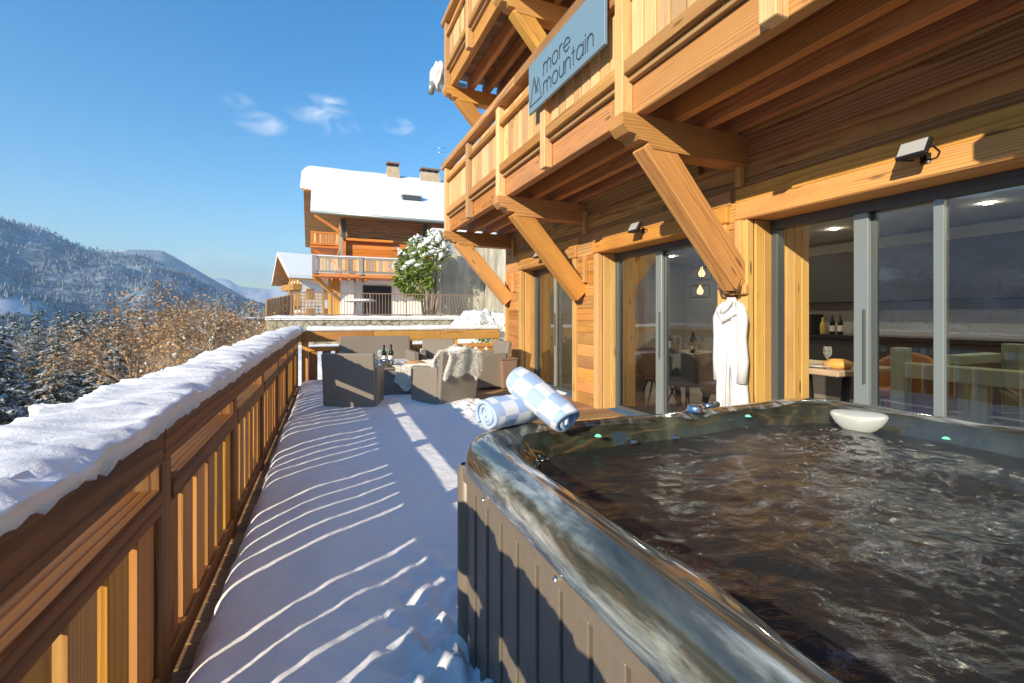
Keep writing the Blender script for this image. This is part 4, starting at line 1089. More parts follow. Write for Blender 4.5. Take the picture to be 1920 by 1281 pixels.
rg = thing('fur_rug', 'shaggy grey-white fur rug on the floor behind the middle doors', 'rug', (4.5, 4.6, 0))
mb = MB(); mb.grid(40, 60, lambda i, j: (4.05+.9*i/39, 3.6+1.5*j/59, .02+.05*abs(fbm(i*.35, j*.35, 2, 3)))); mb.build('pile', M['rug'], rg)
#@@NEIGHBOURS
# ================================================================== neighbouring terrace, wall, chalets
ZT = 1.15
sw = thing('stone_wall', 'rubble stone retaining wall topped with snow under the iron terrace railing', 'wall', (2.5, 19, 0))
mb = MB(); mb.box(-1.7, 6.4, 19.0, 19.5, -2.5, ZT-.02, bev=.02); mb.build('masonry', M['stone'], sw)
mb = MB(); mb.box(-1.74, 6.4, 18.95, 19.55, ZT-.018, ZT+.02, bev=.01); mb.build('coping', M['concrete'], sw)
n_ = 90
mb = MB(); mb.grid(n_, 7, lambda i, j: (-1.75+8.1*i/(n_-1), 18.93+.66*j/6, ZT+.022+(.10+.05*fbm(i*.3, j*.4, 1, 3))*math.sin(math.pi*j/6)**.5+(-.06 if j == 0 else 0))); mb.build('snow', M['snow'], sw)
nt = MB(); nt.grid(40, 30, lambda i, j: (-2.6+14*i/39, 19.45+9.5*j/29, ZT+.04+.06*fbm(i*.4, j*.4, 2, 3))); o = nt.build('terrace_snow', M['snowfar']); tag(o, kind='structure')
ir = thing('iron_railing', 'brown iron railing with thin upright bars along the snowy neighbouring terrace', 'railing', (2.5, 19.2, ZT))
for x in [-.9+1.42*k for k in range(6)]:
    MB().box(x-.025, x+.025, 19.17, 19.22, ZT, ZT+1.02, bev=.004).build('post', M['rust'], ir)
for z in (ZT+.14, ZT+.98): MB().box(-.9, 6.2, 19.175, 19.215, z, z+.04, bev=.004).build('rail', M['rust'], ir)
for k in range(58):
    x = -.83+.12*k
    if abs((x+.9) % 1.42) < .04: continue
    mb = MB()
    if k > 50: mb.tube([(x, 19.19, ZT+.17), (x+.05, 19.12, ZT+.45), (x-.02, 19.2, ZT+.75), (x, 19.19, ZT+.98)], .012, 5)
    else: mb.box(x-.010, x+.010, 19.185, 19.205, ZT+.18, ZT+.98, bev=.002)
    mb.build('bar', M['rust'], ir)
sc_ = thing('privacy_screen', 'brown wooden plank screen stepping down at the left end of the neighbouring terrace', 'fence', (-1.6, 19.8, ZT))
mb = MB()
for k in range(14):
    y = 19.0+.0*k; x = -1.75+.065*k
    mb.box(x, x+.06, 19.1+.05*k, 19.16+.05*k, ZT-.1, ZT+.72+.018*k, bev=.003)
mb.build('planks', M['siding'], sc_)
la = thing('lattice_screen', 'brown wooden lattice panel behind the iron railing beside the plank screen', 'fence', (-.4, 20.4, ZT))
mb = MB()
for k in range(10): mb.box(-1.0+.13*k, -.965+.13*k, 20.4, 20.42, ZT, ZT+1.1, bev=.002)
for k in range(8): mb.box(-1.0, .2, 20.42, 20.44, ZT+.06+.14*k, ZT+.09+.14*k, bev=.002)
mb.build('lattice', M['siding'], la)
for k in range(2): MB().box(-1.06+1.26*k, -1.0+1.26*k, 20.38, 20.46, ZT, ZT+1.16, bev=.003).build('post', M['siding'], la)
tf = thing('garden_table', 'snow-covered garden table on the neighbouring terrace behind the bars', 'table', (2.0, 20.6, ZT))
MB().lathe((1.7, 20.6, ZT+.70), [(0, .0), (.62, .0), (.62, .03), (0, .03)], 20).build('top', M['rust'], tf)
MB().lathe((1.7, 20.6, ZT+.732), [(.60, .0), (.6, .05), (.5, .09), (0, .11)], 20).build('snow', M['snow'], tf)
for a in range(4): MB().tube([(1.7+.45*math.cos(a*1.57+.7), 20.6+.45*math.sin(a*1.57+.7), ZT), (1.7+.3*math.cos(a*1.57+.7), 20.6+.3*math.sin(a*1.57+.7), ZT+.7)], .02, 6).build('leg', M['rust'], tf)
cw = thing('retaining_wall', 'tall stained concrete retaining wall rising behind the snowy fir tree', 'wall', (7, 21.5, 0))
mb = MB(); mb.box(5.0, 9.6, 21.6, 22.0, -1, 5.3, bev=.02); mb.build('panel', M['concrete'], cw)
mb = MB(); mb.box(5.2, 7.0, 14.6, 21.3, -1, .9, bev=.02) if False else mb.box(7.6, 8.0, 10.5, 21.58, -1, 4.9, bev=.02); mb.build('panel', M['concrete'], cw)
MB().box(4.96, 9.64, 21.55, 22.05, 5.302, 5.40, bev=.02).build('snow', M['snow'], cw)
# heap of snow beyond the end railing
hp = thing('snow_heap', 'high heap of shovelled snow beyond the far railing next to the chalet corner', 'snow heap', (4.0, 12, .4))
def heap(i, j):
    x = 2.5+2.9*i/69; y = 10.9+2.9*j/49; u = (x-4.25)/1.45; v = (y-12.3)/1.3; r2 = u*u+v*v
    h = 1.05*max(0, 1-r2)**.8*(.85+.25*fbm(x*1.7, y*1.7, 4, 3))+.16*fbm(x*3.5, y*3.5, 2, 4)*max(0, 1-r2)**.3
    return (x, y, .42+h+(-.3 if r2 > 1.0 else 0))
mb = MB(); mb.grid(70, 50, heap); mb.build('snow', M['snow'], hp)

# --- large chalet
bc = thing('chalet', 'large chalet with orange plank wall and a deep snow-covered roof beyond the terrace', 'house', (5, 27, ZT))
def CB(nm, mat, x0, x1, y0, y1, z0, z1, p=bc, **k): return MB().box(x0, x1, y0, y1, z0, z1, bev=.01, **k).build(nm, M[mat], p)
XC0, XC1 = 1.15, 13
CB('wall', 'white_paint', XC0, XC1, 27.4, 36, ZT-.5, 3.78)
mb = MB(); planks(mb, XC0-.02, XC1, 27.30, 27.4, 3.79, 3.80, .2) if False else None
def hplanks(nm, mat, x0, x1, y, z0, z1, h):
    mb = MB(); z = z0
    while z < z1-.02: mb.box(x0, x1, y+random.uniform(-.004, .004), y+.12, z, min(z+h, z1)-.008, bev=.005, along='x'); z += h
    return mb.build(nm, M[mat], bc)
hplanks('plank_wall', 'orange', XC0+.02, XC1, 27.28, 3.8, 5.62, .24)
hplanks('upper_wall', 'siding', XC0+.02, XC1, 27.50, 5.63, 6.75, .25)
CB('wall', 'siding', XC0+.05, XC1, 27.42, 36, 3.79, 6.7)
for x in (1.22, 5.75): CB('post', 'frame', x, x+.22, 27.0, 27.2, 5.48, 6.62)
CB('post', 'oldwood', XC0-.02, XC0+.14, 26.9, 27.05, 3.8, 5.55)
CB('beam', 'orange', XC0+.3, 4.0, 27.0, 27.2, 5.42, 5.56)
# grey balcony
CB('balcony_floor', 'orange', -.25, 7.2, 25.6, 27.38, 3.28, 3.47)
for k in range(7): CB('balcony_joist', 'orange', -.2+.42*k, -.1+.42*k, 25.7, 29 if k < 3 else 27.3, 3.14, 3.275)
bal = thing('grey', 'x', 'x') if False else None
b1 = CB('balcony', 'oldwood', -.25, 7.2, 25.56, 25.66, 4.22, 4.32)
for x in (-.25, 2.0, 4.35, 6.7): CB('post', 'oldwood', x, x+.22, 25.52, 25.68, 3.4, 4.35, b1)
mb = MB(); mb.box(-.2, 7.2, 25.57, 25.65, 3.50, 3.60, bev=.01); mb.build('rail', M['oldwood'], b1)
for k in range(42):
    x = 0+.17*k
    mb = MB(); mb.box(x, x+.145, 25.58, 25.61, 3.61, 4.21, bev=.004); mb.build('picket', M['picket' if k % 3 else 'oldwood'], b1)
CB('balcony_side', 'oldwood', -.25, -.18, 25.7, 29.5, 3.5, 4.3)
mb = MB(); mb.grid(30, 4, lambda i, j: (-.3+7.5*i/29, 25.54+.14*j/3, 4.325+.07*math.sin(math.pi*j/3)+.02*fbm(i*.5, 1, 1))); mb.build('snow', M['snowfar'], bc)
# upper side balcony with braces
b2 = CB('side_balcony', 'orange', -.35, 1.1, 27.5, 31, 5.0, 5.14)
mb = MB(); mb.box(-.35, 1.1, 27.42, 27.5, 5.78, 5.88, bev=.006); mb.box(-.35, 1.1, 27.42, 27.5, 5.16, 5.24, bev=.006); mb.build('rail', M['orange'], b2)
for k in range(10): MB().box(-.33+.142*k, -.33+.142*k+.12, 27.44, 27.47, 5.245, 5.775, bev=.003).build('picket', M['picket' if k % 2 else 'orange'], b2)
for z in (4.1, 6.0): MB().beam((-.15, 27.6, z+.75), (1.12, 27.6, z), .14, .16, up=(0, 1, 0)).build('brace', M['orange'], bc)
MB().beam((.1, 27.6, 6.62), (1.1, 27.6, 5.95), .12, .14, up=(0, 1, 0)).build('brace', M['timber'], bc)
MB().beam((-.15, 25.8, 3.3), (1.15, 27.0, 2.1), .16, .18).build('brace', M['timber'], bc)
CB('pillar', 'white_paint', 1.15, 1.85, 26.9, 27.38, ZT-.1, 3.26)
CB('side_panel', 'timber', .55, 1.14, 27.1, 27.3, ZT-.1, 3.3)
# openings
def win(x0, x1, z0, z1, y=27.4, sill=True):
    f = CB('window', 'frame', x0, x1, y-.05, y-.002, z0, z1); CB('pane', 'black', x0+.06, x1-.06, y-.06, y-.052, z0+.06, z1-.06, f)
win(2.35, 3.95, ZT, 3.0); win(6.3, 6.8, 1.9, 2.8); CB('door_frame', 'white_paint', 6.15, 6.95, 27.3, 27.34, ZT, 2.95)
# roof
def slab(pts, th, nm, mat, up):
    """pts: 4 corners, thickened along up"""
    u = Vector(up)*th; P = [Vector(p) for p in pts]; mb = MB(); mb.add([tuple(p) for p in P]+[tuple(p+u) for p in P], [(3, 2, 1, 0), (4, 5, 6, 7), (0, 1, 5, 4), (1, 2, 6, 5), (2, 3, 7, 6), (3, 0, 4, 7)])
    o = mb.build(nm, M[mat] if isinstance(mat, str) else mat, bc); return o
yE, zE, yR, zR = 25.7, 6.62, 32.6, 10.55
def rz(y): return zE+(zR-zE)*(y-yE)/(yR-yE)
slab([(-.25, yE, zE-.14), (XC1, yE, zE-.14), (XC1, yR, zR-.14), (-.25, yR, zR-.14)], .12, 'roof', 'siding', (0, 0, 1))
slab([(-.85, 29.2, rz(29.2)-.14), (-.252, 29.2, rz(29.2)-.14), (-.252, yR, zR-.14), (-.85, yR, zR-.14)], .12, 'roof', 'siding', (0, 0, 1))
slab([(XC1, yR, zR-.14), (-.85, yR, zR-.14), (-.85, 39, zR-4), (XC1, 39, zR-4)], .12, 'roof', 'siding', (0, 0, 1))
mb = MB()
def rs_(i, j):
    y = yE-.06+(yR+.1-yE)*j/29; x0 = -.32 if y < 29.1 else -.92; x = x0+(XC1-x0)*i/59
    e = min(i/2.5, j/2.0, 1); h = .42*math.sin(min(1, e)*math.pi/2)**.7+.03*fbm(x*.6, y*.6, 1, 3)
    return (x, y, rz(y)-.02+h)
mb.grid(60, 30, rs_); mb.build('roof_snow', M['snowfar'], bc)
mb = MB(); mb.tube([(-.3, yE-.06, zE-.06), (XC1, yE-.06, zE-.06)], .075, 8); mb.build('gutter', M['framelight'], bc)
sk = MB(); sk.box(4.6, 5.7, 27.5, 28.0, rz(27.7)+.36, rz(27.9)+.50, bev=.02); sk.build('skylight', M['frame'], bc)
sk = MB(); sk.box(4.5, 5.75, 27.6, 28.5, rz(27.9)+.502, rz(28.1)+.60, bev=.04); sk.build('skylight_snow', M['snowfar'], bc)
def chimney(x, y, w, h, capw):
    z = rz(min(y, yR))-.2; mb = MB(); wedge_pts = []
    k = .78; vs = [(x-w/2, y-.4, z), (x+w/2, y-.4, z), (x+w/2, y+.4, z), (x-w/2, y+.4, z), (x-w/2*k, y-.3, z+h), (x+w/2*k, y-.3, z+h), (x+w/2*k, y+.3, z+h), (x-w/2*k, y+.3, z+h)]
    mb.add(vs, [(3, 2, 1, 0), (4, 5, 6, 7), (0, 1, 5, 4), (1, 2, 6, 5), (2, 3, 7, 6), (3, 0, 4, 7)]); c = mb.build('chimney', M['chim'], bc)
    for s_ in (-1, 0, 1): MB().box(x+s_*w*.3-.05, x+s_*w*.3+.05, y-.2, y+.2, z+h+.001, z+h+.2, bev=.005).build('pier', M['black'], c)
    MB().box(x-w/2*k-.06, x+w/2*k+.06, y-.36, y+.36, z+h+.201, z+h+.30, bev=.01).build('cap', M['rust'], c)
M['chim'] = simple('buff_render', (.50, .38, .26), .9, var=.2, vsc=4)
chimney(4.75, yR-.2, .95, 1.15, 1); chimney(7.3, yR-.2, 1.6, 1.05, 1)
an = thing('satellite_dish', 'small round satellite dish on a thin mast beside the right chimney', 'satellite dish', (8.1, 32, 10.6))
MB().tube([(8.05, 31.9, 10.4), (8.05, 31.9, 13.3)], .035, 6).build('mast', M['metal'], an)
MB().lathe((0, 0, 0), [(0, 0), (.2, .02), (.38, .10), (.38, .11), (.2, .04), (0, .02)], 18).build('dish', M['framelight'], an)
dsh = an.children[-1]; dsh.location = (-.05, -.15, 1.0); dsh.rotation_euler = (rad(80), 0, 0)
for v in dsh.data.vertices: v.co += Vector((8.1, 32, 10.6))
for k in range(2): MB().tube([(7.8, 31.9, 12.7+k*.3), (8.3, 31.9, 12.75+k*.3)], .02, 5).build('aerial', M['metal'], an)

# --- small chalet, further back
P0 = at(551, 545, 44); sx_, sy_ = P0.x, P0.y
scx = thing('small_chalet', 'small distant chalet with dark wood gable, white walls and snowy roof', 'house', (sx_, sy_, 0))
A = Vector((math.cos(rad(-72)), math.sin(rad(-72)), 0)); Bd = Vector((-A.y, A.x, 0)); O = Vector((sx_, sy_, 0))
def SBx(nm, mat, u0, u1, v0, v1, z0, z1, p=scx):
    mb = MB(); c = O+A*((u0+u1)/2)+Bd*((v0+v1)/2)+Vector((0, 0, (z0+z1)/2)); mb.obox(c, A, Bd, Vector((0, 0, 1)), u1-u0, v1-v0, z1-z0, .01); return mb.build(nm, M[mat], p)
SBx('wall', 'white_paint', -1.7, 2.2, 0, 7, 0, 4.6)
for k in range(8):
    zz = 1.0+1.8*(k//4); f = None; mb = MB(); c = O+A*2.215+Bd*(.8+1.5*(k % 4))+Vector((0, 0, zz+.5)); mb.obox(c, Bd, Vector((0, 0, 1)), A, .7, .95, .04, .005); mb.build('window', M['siding'], scx)
for k, z in enumerate((1.7, 3.2)):
    SBx('balcony', 'redwood', -1.75, 2.25, -.7, -.02, z+.45, z+1.0)
    for q in range(4): f = SBx('window', 'siding', -1.4+.95*q, -.85+.95*q, -.05, -.005, z+1.02, z+1.68)
def gab(u, z, v): return tuple(O+A*u+Bd*v+Vector((0, 0, z)))
mb = MB(); mb.add([gab(-1.7, 4.602, .05), (gab(2.2, 4.602, .05)), gab(-.6, 6.6, .05), gab(-1.7, 4.602, .3), gab(2.2, 4.602, .3), gab(-.6, 6.6, .3)], [(0, 1, 2), (5, 4, 3), (0, 3, 4, 1), (1, 4, 5, 2), (2, 5, 3, 0)]); mb.build('gable', M['siding'], scx)
for (ua, za, ub, zb, nm, mat, dz) in ((-.6, 6.85, -2.6, 4.2, 'roof', 'siding', 0), (-.6, 6.85, 3.1, 4.5, 'roof', 'siding', 0), (-.6, 7.0, -2.6, 4.34, 'roof_snow', 'snowfar', .0), (-.6, 7.0, 3.15, 4.65, 'roof_snow', 'snowfar', 0)):
    t_ = .14 if nm == 'roof' else .30
    vs = [gab(ua, za, -1.3), gab(ub, zb, -1.3), gab(ub, zb, 8), gab(ua, za, 8)]; vs += [(v[0], v[1], v[2]+t_) for v in vs]
    mb = MB(); mb.add(vs, [(3, 2, 1, 0), (4, 5, 6, 7), (0, 1, 5, 4), (1, 2, 6, 5), (2, 3, 7, 6), (3, 0, 4, 7)]); mb.build(nm, M[mat], scx)

# ================================================================== vegetation
def conifer(seed, h=12.0, r=2.6, snow=.35, needle='needle', n=6500, leaf=.55):
    rnd = random.Random(seed); t = thing('fir_tree', 'x', 'tree')
    MB().tube([(0, 0, -1), (0, 0, h*.5), (0, 0, h*.97)], [h*.017, h*.010, .015], 6).build('trunk', M['trunkm'], t)
    mb = MB(); vs = []; fs = []; mi = []
    nb = int(h*5.5)
    br = []
    for b in range(nb):
        z = h*(.08+.90*(b/nb)**.85); a = b*2.399+rnd.uniform(-.3, .3); L = r*(1-z/h)**.8*rnd.uniform(.7, 1.1)+.12
        br.append((z, a, L))
    tot = sum(L**1.3 for _, _, L in br)
    for (z, a, L) in br:
        for q in range(max(4, int(n*L**1.3/tot))):
            s = rnd.random()**.7; d = s*L; wd = (.10+.22*(1-s))*L+.05
            lat = rnd.gauss(0, wd*.6); zz = z-.32*L*s*s+.10*L*s+rnd.gauss(0, .05)
            p = Vector((d*math.cos(a)-lat*math.sin(a), d*math.sin(a)+lat*math.cos(a), zz))
            sz = leaf*rnd.uniform(.5, 1.1)*(.55+.45*L/r)
            u = Vector((math.cos(a+rnd.gauss(0, .6)), math.sin(a+rnd.gauss(0, .6)), rnd.uniform(-.7, -.05))).normalized()*sz
            w = Vector((-math.sin(a), math.cos(a), rnd.gauss(0, .5))).normalized()*sz*.28
            o = len(vs); sn = rnd.random() < snow*(.6+.8*s)
            up = Vector((0, 0, .04 if sn else 0)); vs += [p-w+up, p+w+up, p+u+up]; fs.append((o, o+1, o+2)); mi.append(1 if sn else 0)
    mb.add(vs, fs); mb.MI = mi; mb.build('crown', [M[needle], M['frost']], t); return t
def bare_tree(seed, h=8.0, spread=.5, levels=4, leafs=0, frost=.25, name='bare_tree', bark='twig', kids=(4, 6), r0=None, lsz=.09, leafmat='dryleaf', clumps=0):
    rnd = random.Random(seed); t = thing(name, 'x', 'tree'); tr = MB(); cr = MB(); vs = []; fs = []; mi = []
    tips = []
    def strip(p0, p1, r_a, r_b, m):
        d = (p1-p0).normalized(); u = d.orthogonal().normalized(); w = d.cross(u); o = len(vs)
        for p, r in ((p0, r_a), (p1, r_b)):
            for k in range(3): a = k*2.094; vs.append(p+(u*math.cos(a)+w*math.sin(a))*r)
        for k in range(3): fs.append((o+k, o+(k+1) % 3, o+3+(k+1) % 3, o+3+k)); mi.append(m)
    def grow(p, d, L, r, lev):
        n = 4; pts = [p]
        for k in range(n):
            d = (d+Vector((rnd.gauss(0, .13), rnd.gauss(0, .13), rnd.gauss(.04, .08)))).normalized(); pts.append(pts[-1]+d*L/n)
        rr = [r*(1-.6*k/n) for k in range(n+1)]
        if lev == 0: tr.tube(pts, rr, 7)
        else:
            for k in range(n): strip(pts[k], pts[k+1], rr[k], rr[k+1], 2 if (lev >= 2 and rnd.random() < frost) else 0)
        if lev >= levels: tips.append(pts[-1]); tips.append(pts[2]); return
        for c in range(rnd.randint(*kids)):
            f = rnd.uniform(.35, 1.0); k = min(n-1, int(f*n)); q = pts[k].lerp(pts[k+1], f*n-k)
            a = rnd.uniform(0, 6.28); s = spread*rnd.uniform(.7, 1.3); o = d.orthogonal().normalized(); o.rotate(Matrix.Rotation(a, 3, d))
            grow(q, (d+o*s*1.4+Vector((0, 0, .12))).normalized(), L*rnd.uniform(.5, .72), rr[k]*.55, lev+1)
    grow(Vector((0, 0, -.5)), Vector((0, 0, 1)), h*.45, r0 or h*.022, 0)
    tr.build('trunk', M['trunkm'], t)
    for k in range(leafs):
        p = rnd.choice(tips)+Vector((rnd.gauss(0, .14), rnd.gauss(0, .14), rnd.gauss(0, .14))); u = Vector((rnd.gauss(0, 1), rnd.gauss(0, 1), rnd.gauss(0, 1))).normalized()*lsz*rnd.uniform(.5, 1.2); w = u.orthogonal().normalized()*lsz*.5
        o = len(vs); vs += [p-w, p+u, p+w, p-u]; fs.append((o, o+1, o+2, o+3)); mi.append(1 if rnd.random() > frost*.3 else 2)
    cr.add(vs, fs); cr.MI = mi; cr.build('crown', [M[bark], M[leafmat], M['frost']], t); return t
rnd = random.Random(11)
def put(proto, first, x, y, z, s, label, group):
    o = proto if first else copy_tree(proto); o.location = (x, y, z); o.rotation_euler = (0, 0, rnd.uniform(0, 6.28)); o.scale = (s*rnd.uniform(.9, 1.1), s*rnd.uniform(.9, 1.1), s)
    o['label'] = label; o['group'] = group; return o
# valley conifers
cp = [conifer(21, 13, 2.9, .38), conifer(22, 16, 3.0, .42), conifer(23, 11, 2.8, .55)]; used = [True]*3
spots = []
tries = 0
while len(spots) < 130 and tries < 5000:
    tries += 1; az = rnd.uniform(-33, -6) if len(spots) < 114 else rnd.uniform(-95, -33); r = 30*(6.0**rnd.random())
    x, y = r*math.sin(rad(az)), r*math.cos(rad(az))
    if az > -14 and r < 75: continue
    if any((x-a)**2+(y-b)**2 < (r*.035+1.5)**2 for a, b in spots): continue
    spots.append((x, y))
CL = ('dark green fir tree lightly dusted with frost in the valley wood', 'tall narrow fir tree with snow on its branches in the valley wood', 'heavily snowed small fir tree in the valley wood')
def lim(x, y):
    az = math.degrees(math.atan2(x, y)); return .012 if az < -14 else .03
for (x, y) in spots:
    k = rnd.choice((0, 0, 1, 2, 2)); sc = rnd.uniform(.75, 1.15); z0 = ground(x, y)-.3; mxh = 1.25+math.hypot(x, y)*lim(x, y)-z0
    if (13, 16, 11)[k]*sc > mxh: sc = mxh/(13, 16, 11)[k]
    if sc < .35: continue
    put(cp[k], used[k], x, y, z0, sc, CL[k], 'fir trees in the valley wood below the terrace'); used[k] = False
# bare valley trees
bp = [bare_tree(31, 11, .55, 4, 0, .35, kids=(4, 6)), bare_tree(32, 9, .7, 4, 0, .15, kids=(4, 6)), bare_tree(33, 10, .5, 4, 700, .1, kids=(4, 6), lsz=.12)]; usedb = [True]*3
BL = ('frosted leafless tree with pale twigs in the valley wood', 'brown leafless tree with spreading twigs in the valley wood', 'leafless tree with a few orange leaves left in the valley wood')
bs = []; tries = 0
while len(bs) < 110 and tries < 6000:
    tries += 1; az = rnd.uniform(-31, -3.5) if len(bs) < 98 else rnd.uniform(-80, -31); r = 22*(6.0**rnd.random())
    x, y = r*math.sin(rad(az)), r*math.cos(rad(az))
    if az > -8 and r > 70: continue
    if az < -15.5 and r < 42: continue
    if any((x-a)**2+(y-b)**2 < (r*.03+1.0)**2 for a, b in bs): continue
    bs.append((x, y))
def top_of(t): return max(v.co.z for c in t.children for v in c.data.vertices)
bh_ = [top_of(t) for t in bp]
for (x, y) in bs:
    k = rnd.choice((0, 1, 1, 2) if math.atan2(x, y) > rad(-16) else (0, 0, 1)); sc = rnd.uniform(.7, 1.15); z0 = ground(x, y)-.3; mxh = 1.25+math.hypot(x, y)*(lim(x, y)-.015)-z0
    if bh_[k]*sc > mxh: sc = mxh/bh_[k]
    if sc < .3: continue
    put(bp[k], usedb[k], x, y, z0, sc, BL[k], 'leafless trees on the slope below the terrace'); usedb[k] = False
# the beech holding its dry orange leaves
def top_of(t): return max(v.co.z for c in t.children for v in c.data.vertices)+t.children[0].location.z
def topped(tree, px, py, d, H, label):
    H = top_of(tree)-.15; p = at(px, py, d); tree.location = (p.x, p.y, p.z-H); tree['label'] = label; return tree
bt = bare_tree(41, 9, .62, 4, 4200, .12, 'beech_tree', kids=(5, 7), lsz=.075); topped(bt, 335, 525, 19, 8.3, 'tree still holding dry orange-brown leaves, the tallest behind the snowy railing')
b2_ = bare_tree(42, 7, .6, 4, 1800, .2, 'beech_tree', kids=(5, 7), lsz=.07); topped(b2_, 295, 592, 22, 7.2, 'lower orange-leaved tree just left of the tallest orange-leaved one')
b3_ = bare_tree(43, 7.5, .75, 4, 2400, .3, 'beech_tree', kids=(5, 7), lsz=.065); topped(b3_, 432, 555, 18, 6.9, 'orange-leaved tree dusted with snow just right of the tallest orange-leaved one')
# snow-dusted shrubs close to the corner
sp_ = bare_tree(51, 3.6, .85, 4, 300, .38, 'shrub', kids=(5, 7), lsz=.05, r0=.04); fs_ = True
sh_ = top_of(sp_)-.1
for (px, py, d, s) in ((470, 590, 14, 1.0), (505, 588, 17, 1.0), (420, 610, 13, 1.0), (380, 640, 12, .95), (330, 665, 11, .9), (445, 575, 22, 1.3), (495, 600, 13, .8), (350, 620, 15, 1.1), (300, 640, 15, 1.1)):
    o = sp_ if fs_ else copy_tree(sp_); fs_ = False; p = at(px, py, d); o.location = (p.x, p.y, p.z-sh_*s); o.scale = (s, s, s); o.rotation_euler = (0, 0, rnd.uniform(0, 6)); o['label'] = 'twiggy brown shrub speckled with snow just beyond the snow-capped railing'; o['group'] = 'snow-speckled shrubs beyond the railing'; o['category'] = 'shrub'
# snowy fir by the concrete wall, many stems
ft = thing('snowy_fir', 'bright green fir tree loaded with snow beside the concrete retaining wall', 'tree', (5.0, 19.9, ZT))
q0 = at(805, 600, 20.6)
for k in range(9):
    a = k*.7; r_ = .16+.05*(k % 3)
    MB().tube([(q0.x+r_*math.cos(a), q0.y+r_*.7*math.sin(a), ZT-.1), (q0.x+1.9*r_*math.cos(a), q0.y+r_*math.sin(a), ZT+1.2), (q0.x-.05+(2.6+.3*(k % 2))*r_*math.cos(a+.3), q0.y+.2*math.sin(a), ZT+2.4+.1*k)], [.10 if k % 3 == 0 else .045, .07 if k % 3 == 0 else .035, .02], 7).build('stem', M['bark_frost'], ft)
rr_ = random.Random(77); vs = []; fs = []; mi = []
for (px, py, R_, sn, n) in ((775, 510, .42, .10, 900), (800, 500, .36, .10, 600), (765, 480, .33, .5, 700), (790, 470, .40, .55, 900), (812, 462, .42, .8, 800), (820, 445, .28, .85, 500), (828, 475, .30, .8, 400), (780, 455, .22, .3, 300), (800, 530, .3, .05, 300), (755, 500, .25, .3, 300), (768, 542, .26, .05, 350), (785, 552, .18, .03, 150), (756, 528, .28, .1, 500)):
    c = at(px, py, 20.4)
    sn *= .35
    for k in range(n):
        v = Vector((rr_.gauss(0, .5), rr_.gauss(0, .5), rr_.gauss(0, .40)))*R_*1.15; p = c+v
        s_ = rr_.random() < sn*(.5+.9*(v.z/R_+.5)); L = .20 if not s_ else .15
        u = Vector((rr_.gauss(-.5, .6), rr_.gauss(-.3, .5), rr_.gauss(-.45, .3))).normalized()*L*rr_.uniform(.6, 1.3); w = u.cross(Vector((rr_.gauss(0, 1), rr_.gauss(0, 1), rr_.gauss(0, 1)))).normalized()*(.035 if not s_ else .09)
        o = len(vs); vs += [p-w, p+w, p+u+w*.3, p+u-w*.3]; fs.append((o, o+1, o+2, o+3)); mi.append(1 if s_ else 0)
mb = MB(); mb.add(vs, fs); mb.MI = mi; mb.build('crown', [M['needle_bright'], M['snow']], ft)
mb = MB()
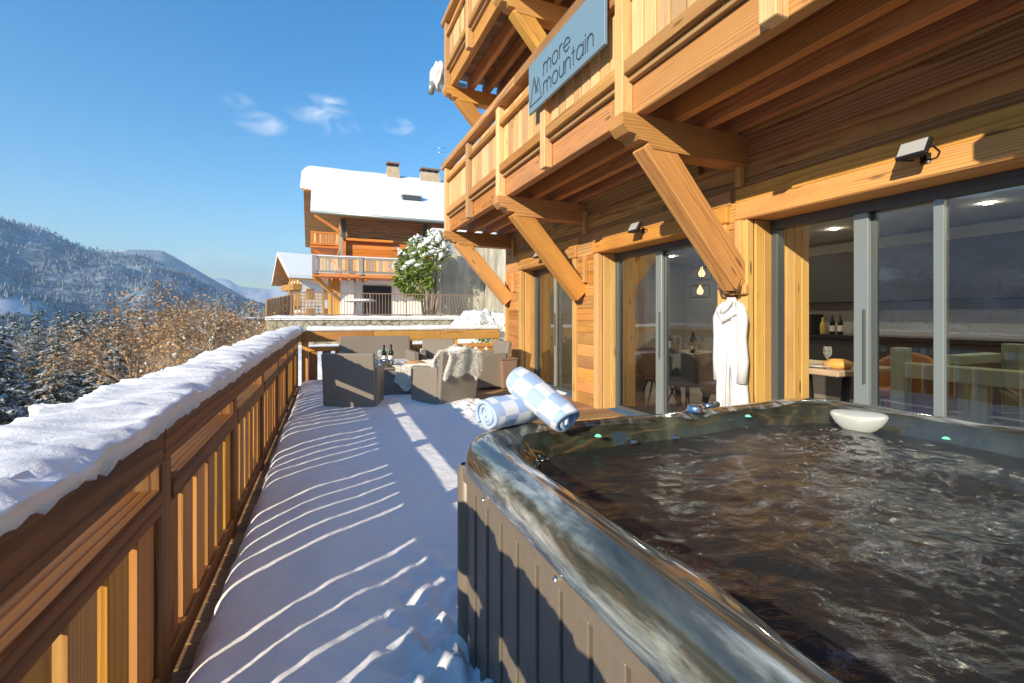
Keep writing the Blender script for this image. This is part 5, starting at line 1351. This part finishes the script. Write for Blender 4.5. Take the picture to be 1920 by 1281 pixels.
for (px, py, a_, b_, c_) in ((803, 452, .26, .2, .15), (790, 462, .22, .2, .13), (822, 447, .16, .16, .2), (831, 460, .13, .15, .16), (812, 470, .22, .2, .11), (796, 478, .20, .2, .10), (770, 492, .26, .2, .12), (757, 502, .16, .15, .10), (786, 496, .22, .2, .09), (827, 478, .12, .15, .14), (815, 440, .10, .1, .09), (778, 474, .14, .15, .09)):
    c = at(px, py, 20.1)
    mb.grid(16, 9, lambda i, j: (c.x+a_*math.sin(math.pi*j/8)*math.cos(math.pi*i/8)*(1+.5*fbm(i*.5+px, j*.5, 1, 3)), c.y+b_*math.sin(math.pi*j/8)*math.sin(math.pi*i/8), c.z+c_*math.cos(math.pi*j/8)*(1+.5*fbm(i*.4, j*.5+py, 2, 3))-.25*a_*math.cos(math.pi*i/8)*-1), wrapu=True)
mb.build('snow_clumps', M['snow'], ft)
# bush with green tips by the snow heap
bh = bare_tree(61, 1.5, .8, 3, 500, .2, 'shrub', kids=(4, 6), lsz=.05, r0=.02, leafmat='needle_bright'); p = at(925, 590, 12); bh.location = (p.x, p.y, .45); bh['label'] = 'thin green-tipped bush poking out beside the snow heap'; bh['category'] = 'shrub'
bh = bare_tree(62, 2.0, .8, 3, 150, .45, 'shrub', kids=(4, 6), lsz=.04, r0=.02); p = at(735, 600, 19); bh.location = (p.x, 18.8, -.1); bh['label'] = 'bare shrub growing up in front of the iron railing bars'; bh['category'] = 'shrub'
# far wood, one mass
def forest():
    rnd = random.Random(3); vs = []; fs = []; mi = []
    for k in range(24000):
        if k < 17000: az = rnd.uniform(-31, -1)
        else: az = rnd.uniform(-120, -31)
        r = 175*(9.5**rnd.random())
        if r > 1500: continue
        x, y = r*math.sin(rad(az)), r*math.cos(rad(az))
        if fbm(x*.006, y*.006, 9, 3) > .24: continue
        z = ground(x, y); h = rnd.uniform(6, 12)*(.9 if r < 500 else .62); w = h*rnd.uniform(.17, .25); o = len(vs); rot = rnd.random()*6
        m = 1 if rnd.random() < (.42+.5*sstep(0, 160, z)) else (2 if rnd.random() < .25 and r < 600 else 0)
        for q in range(5): vs.append((x+w*math.cos(rot+q*1.257), y+w*math.sin(rot+q*1.257), z+h*.08+rnd.uniform(-.5, .5)))
        vs.append((x, y, z+h))
        for q in range(5): fs.append((o+q, o+(q+1) % 5, o+5)); mi.append(m)
    mb = MB(); mb.add(vs, fs); mb.MI = mi; o = mb.build('far_forest', [M['farneedle'], M['frostwood'], M['twig']]); tag(o, kind='stuff')
M['farneedle'] = simple('far_pine_green', (.075, .10, .09), .9, var=.3, vsc=.02)
M['frostwood'] = simple('frosted_wood', (.24, .28, .31), .9, var=.4, vsc=.02)
forest()
for o in list(bpy.data.objects):
    if o.get('label') == 'x': o['label'] = 'tree'
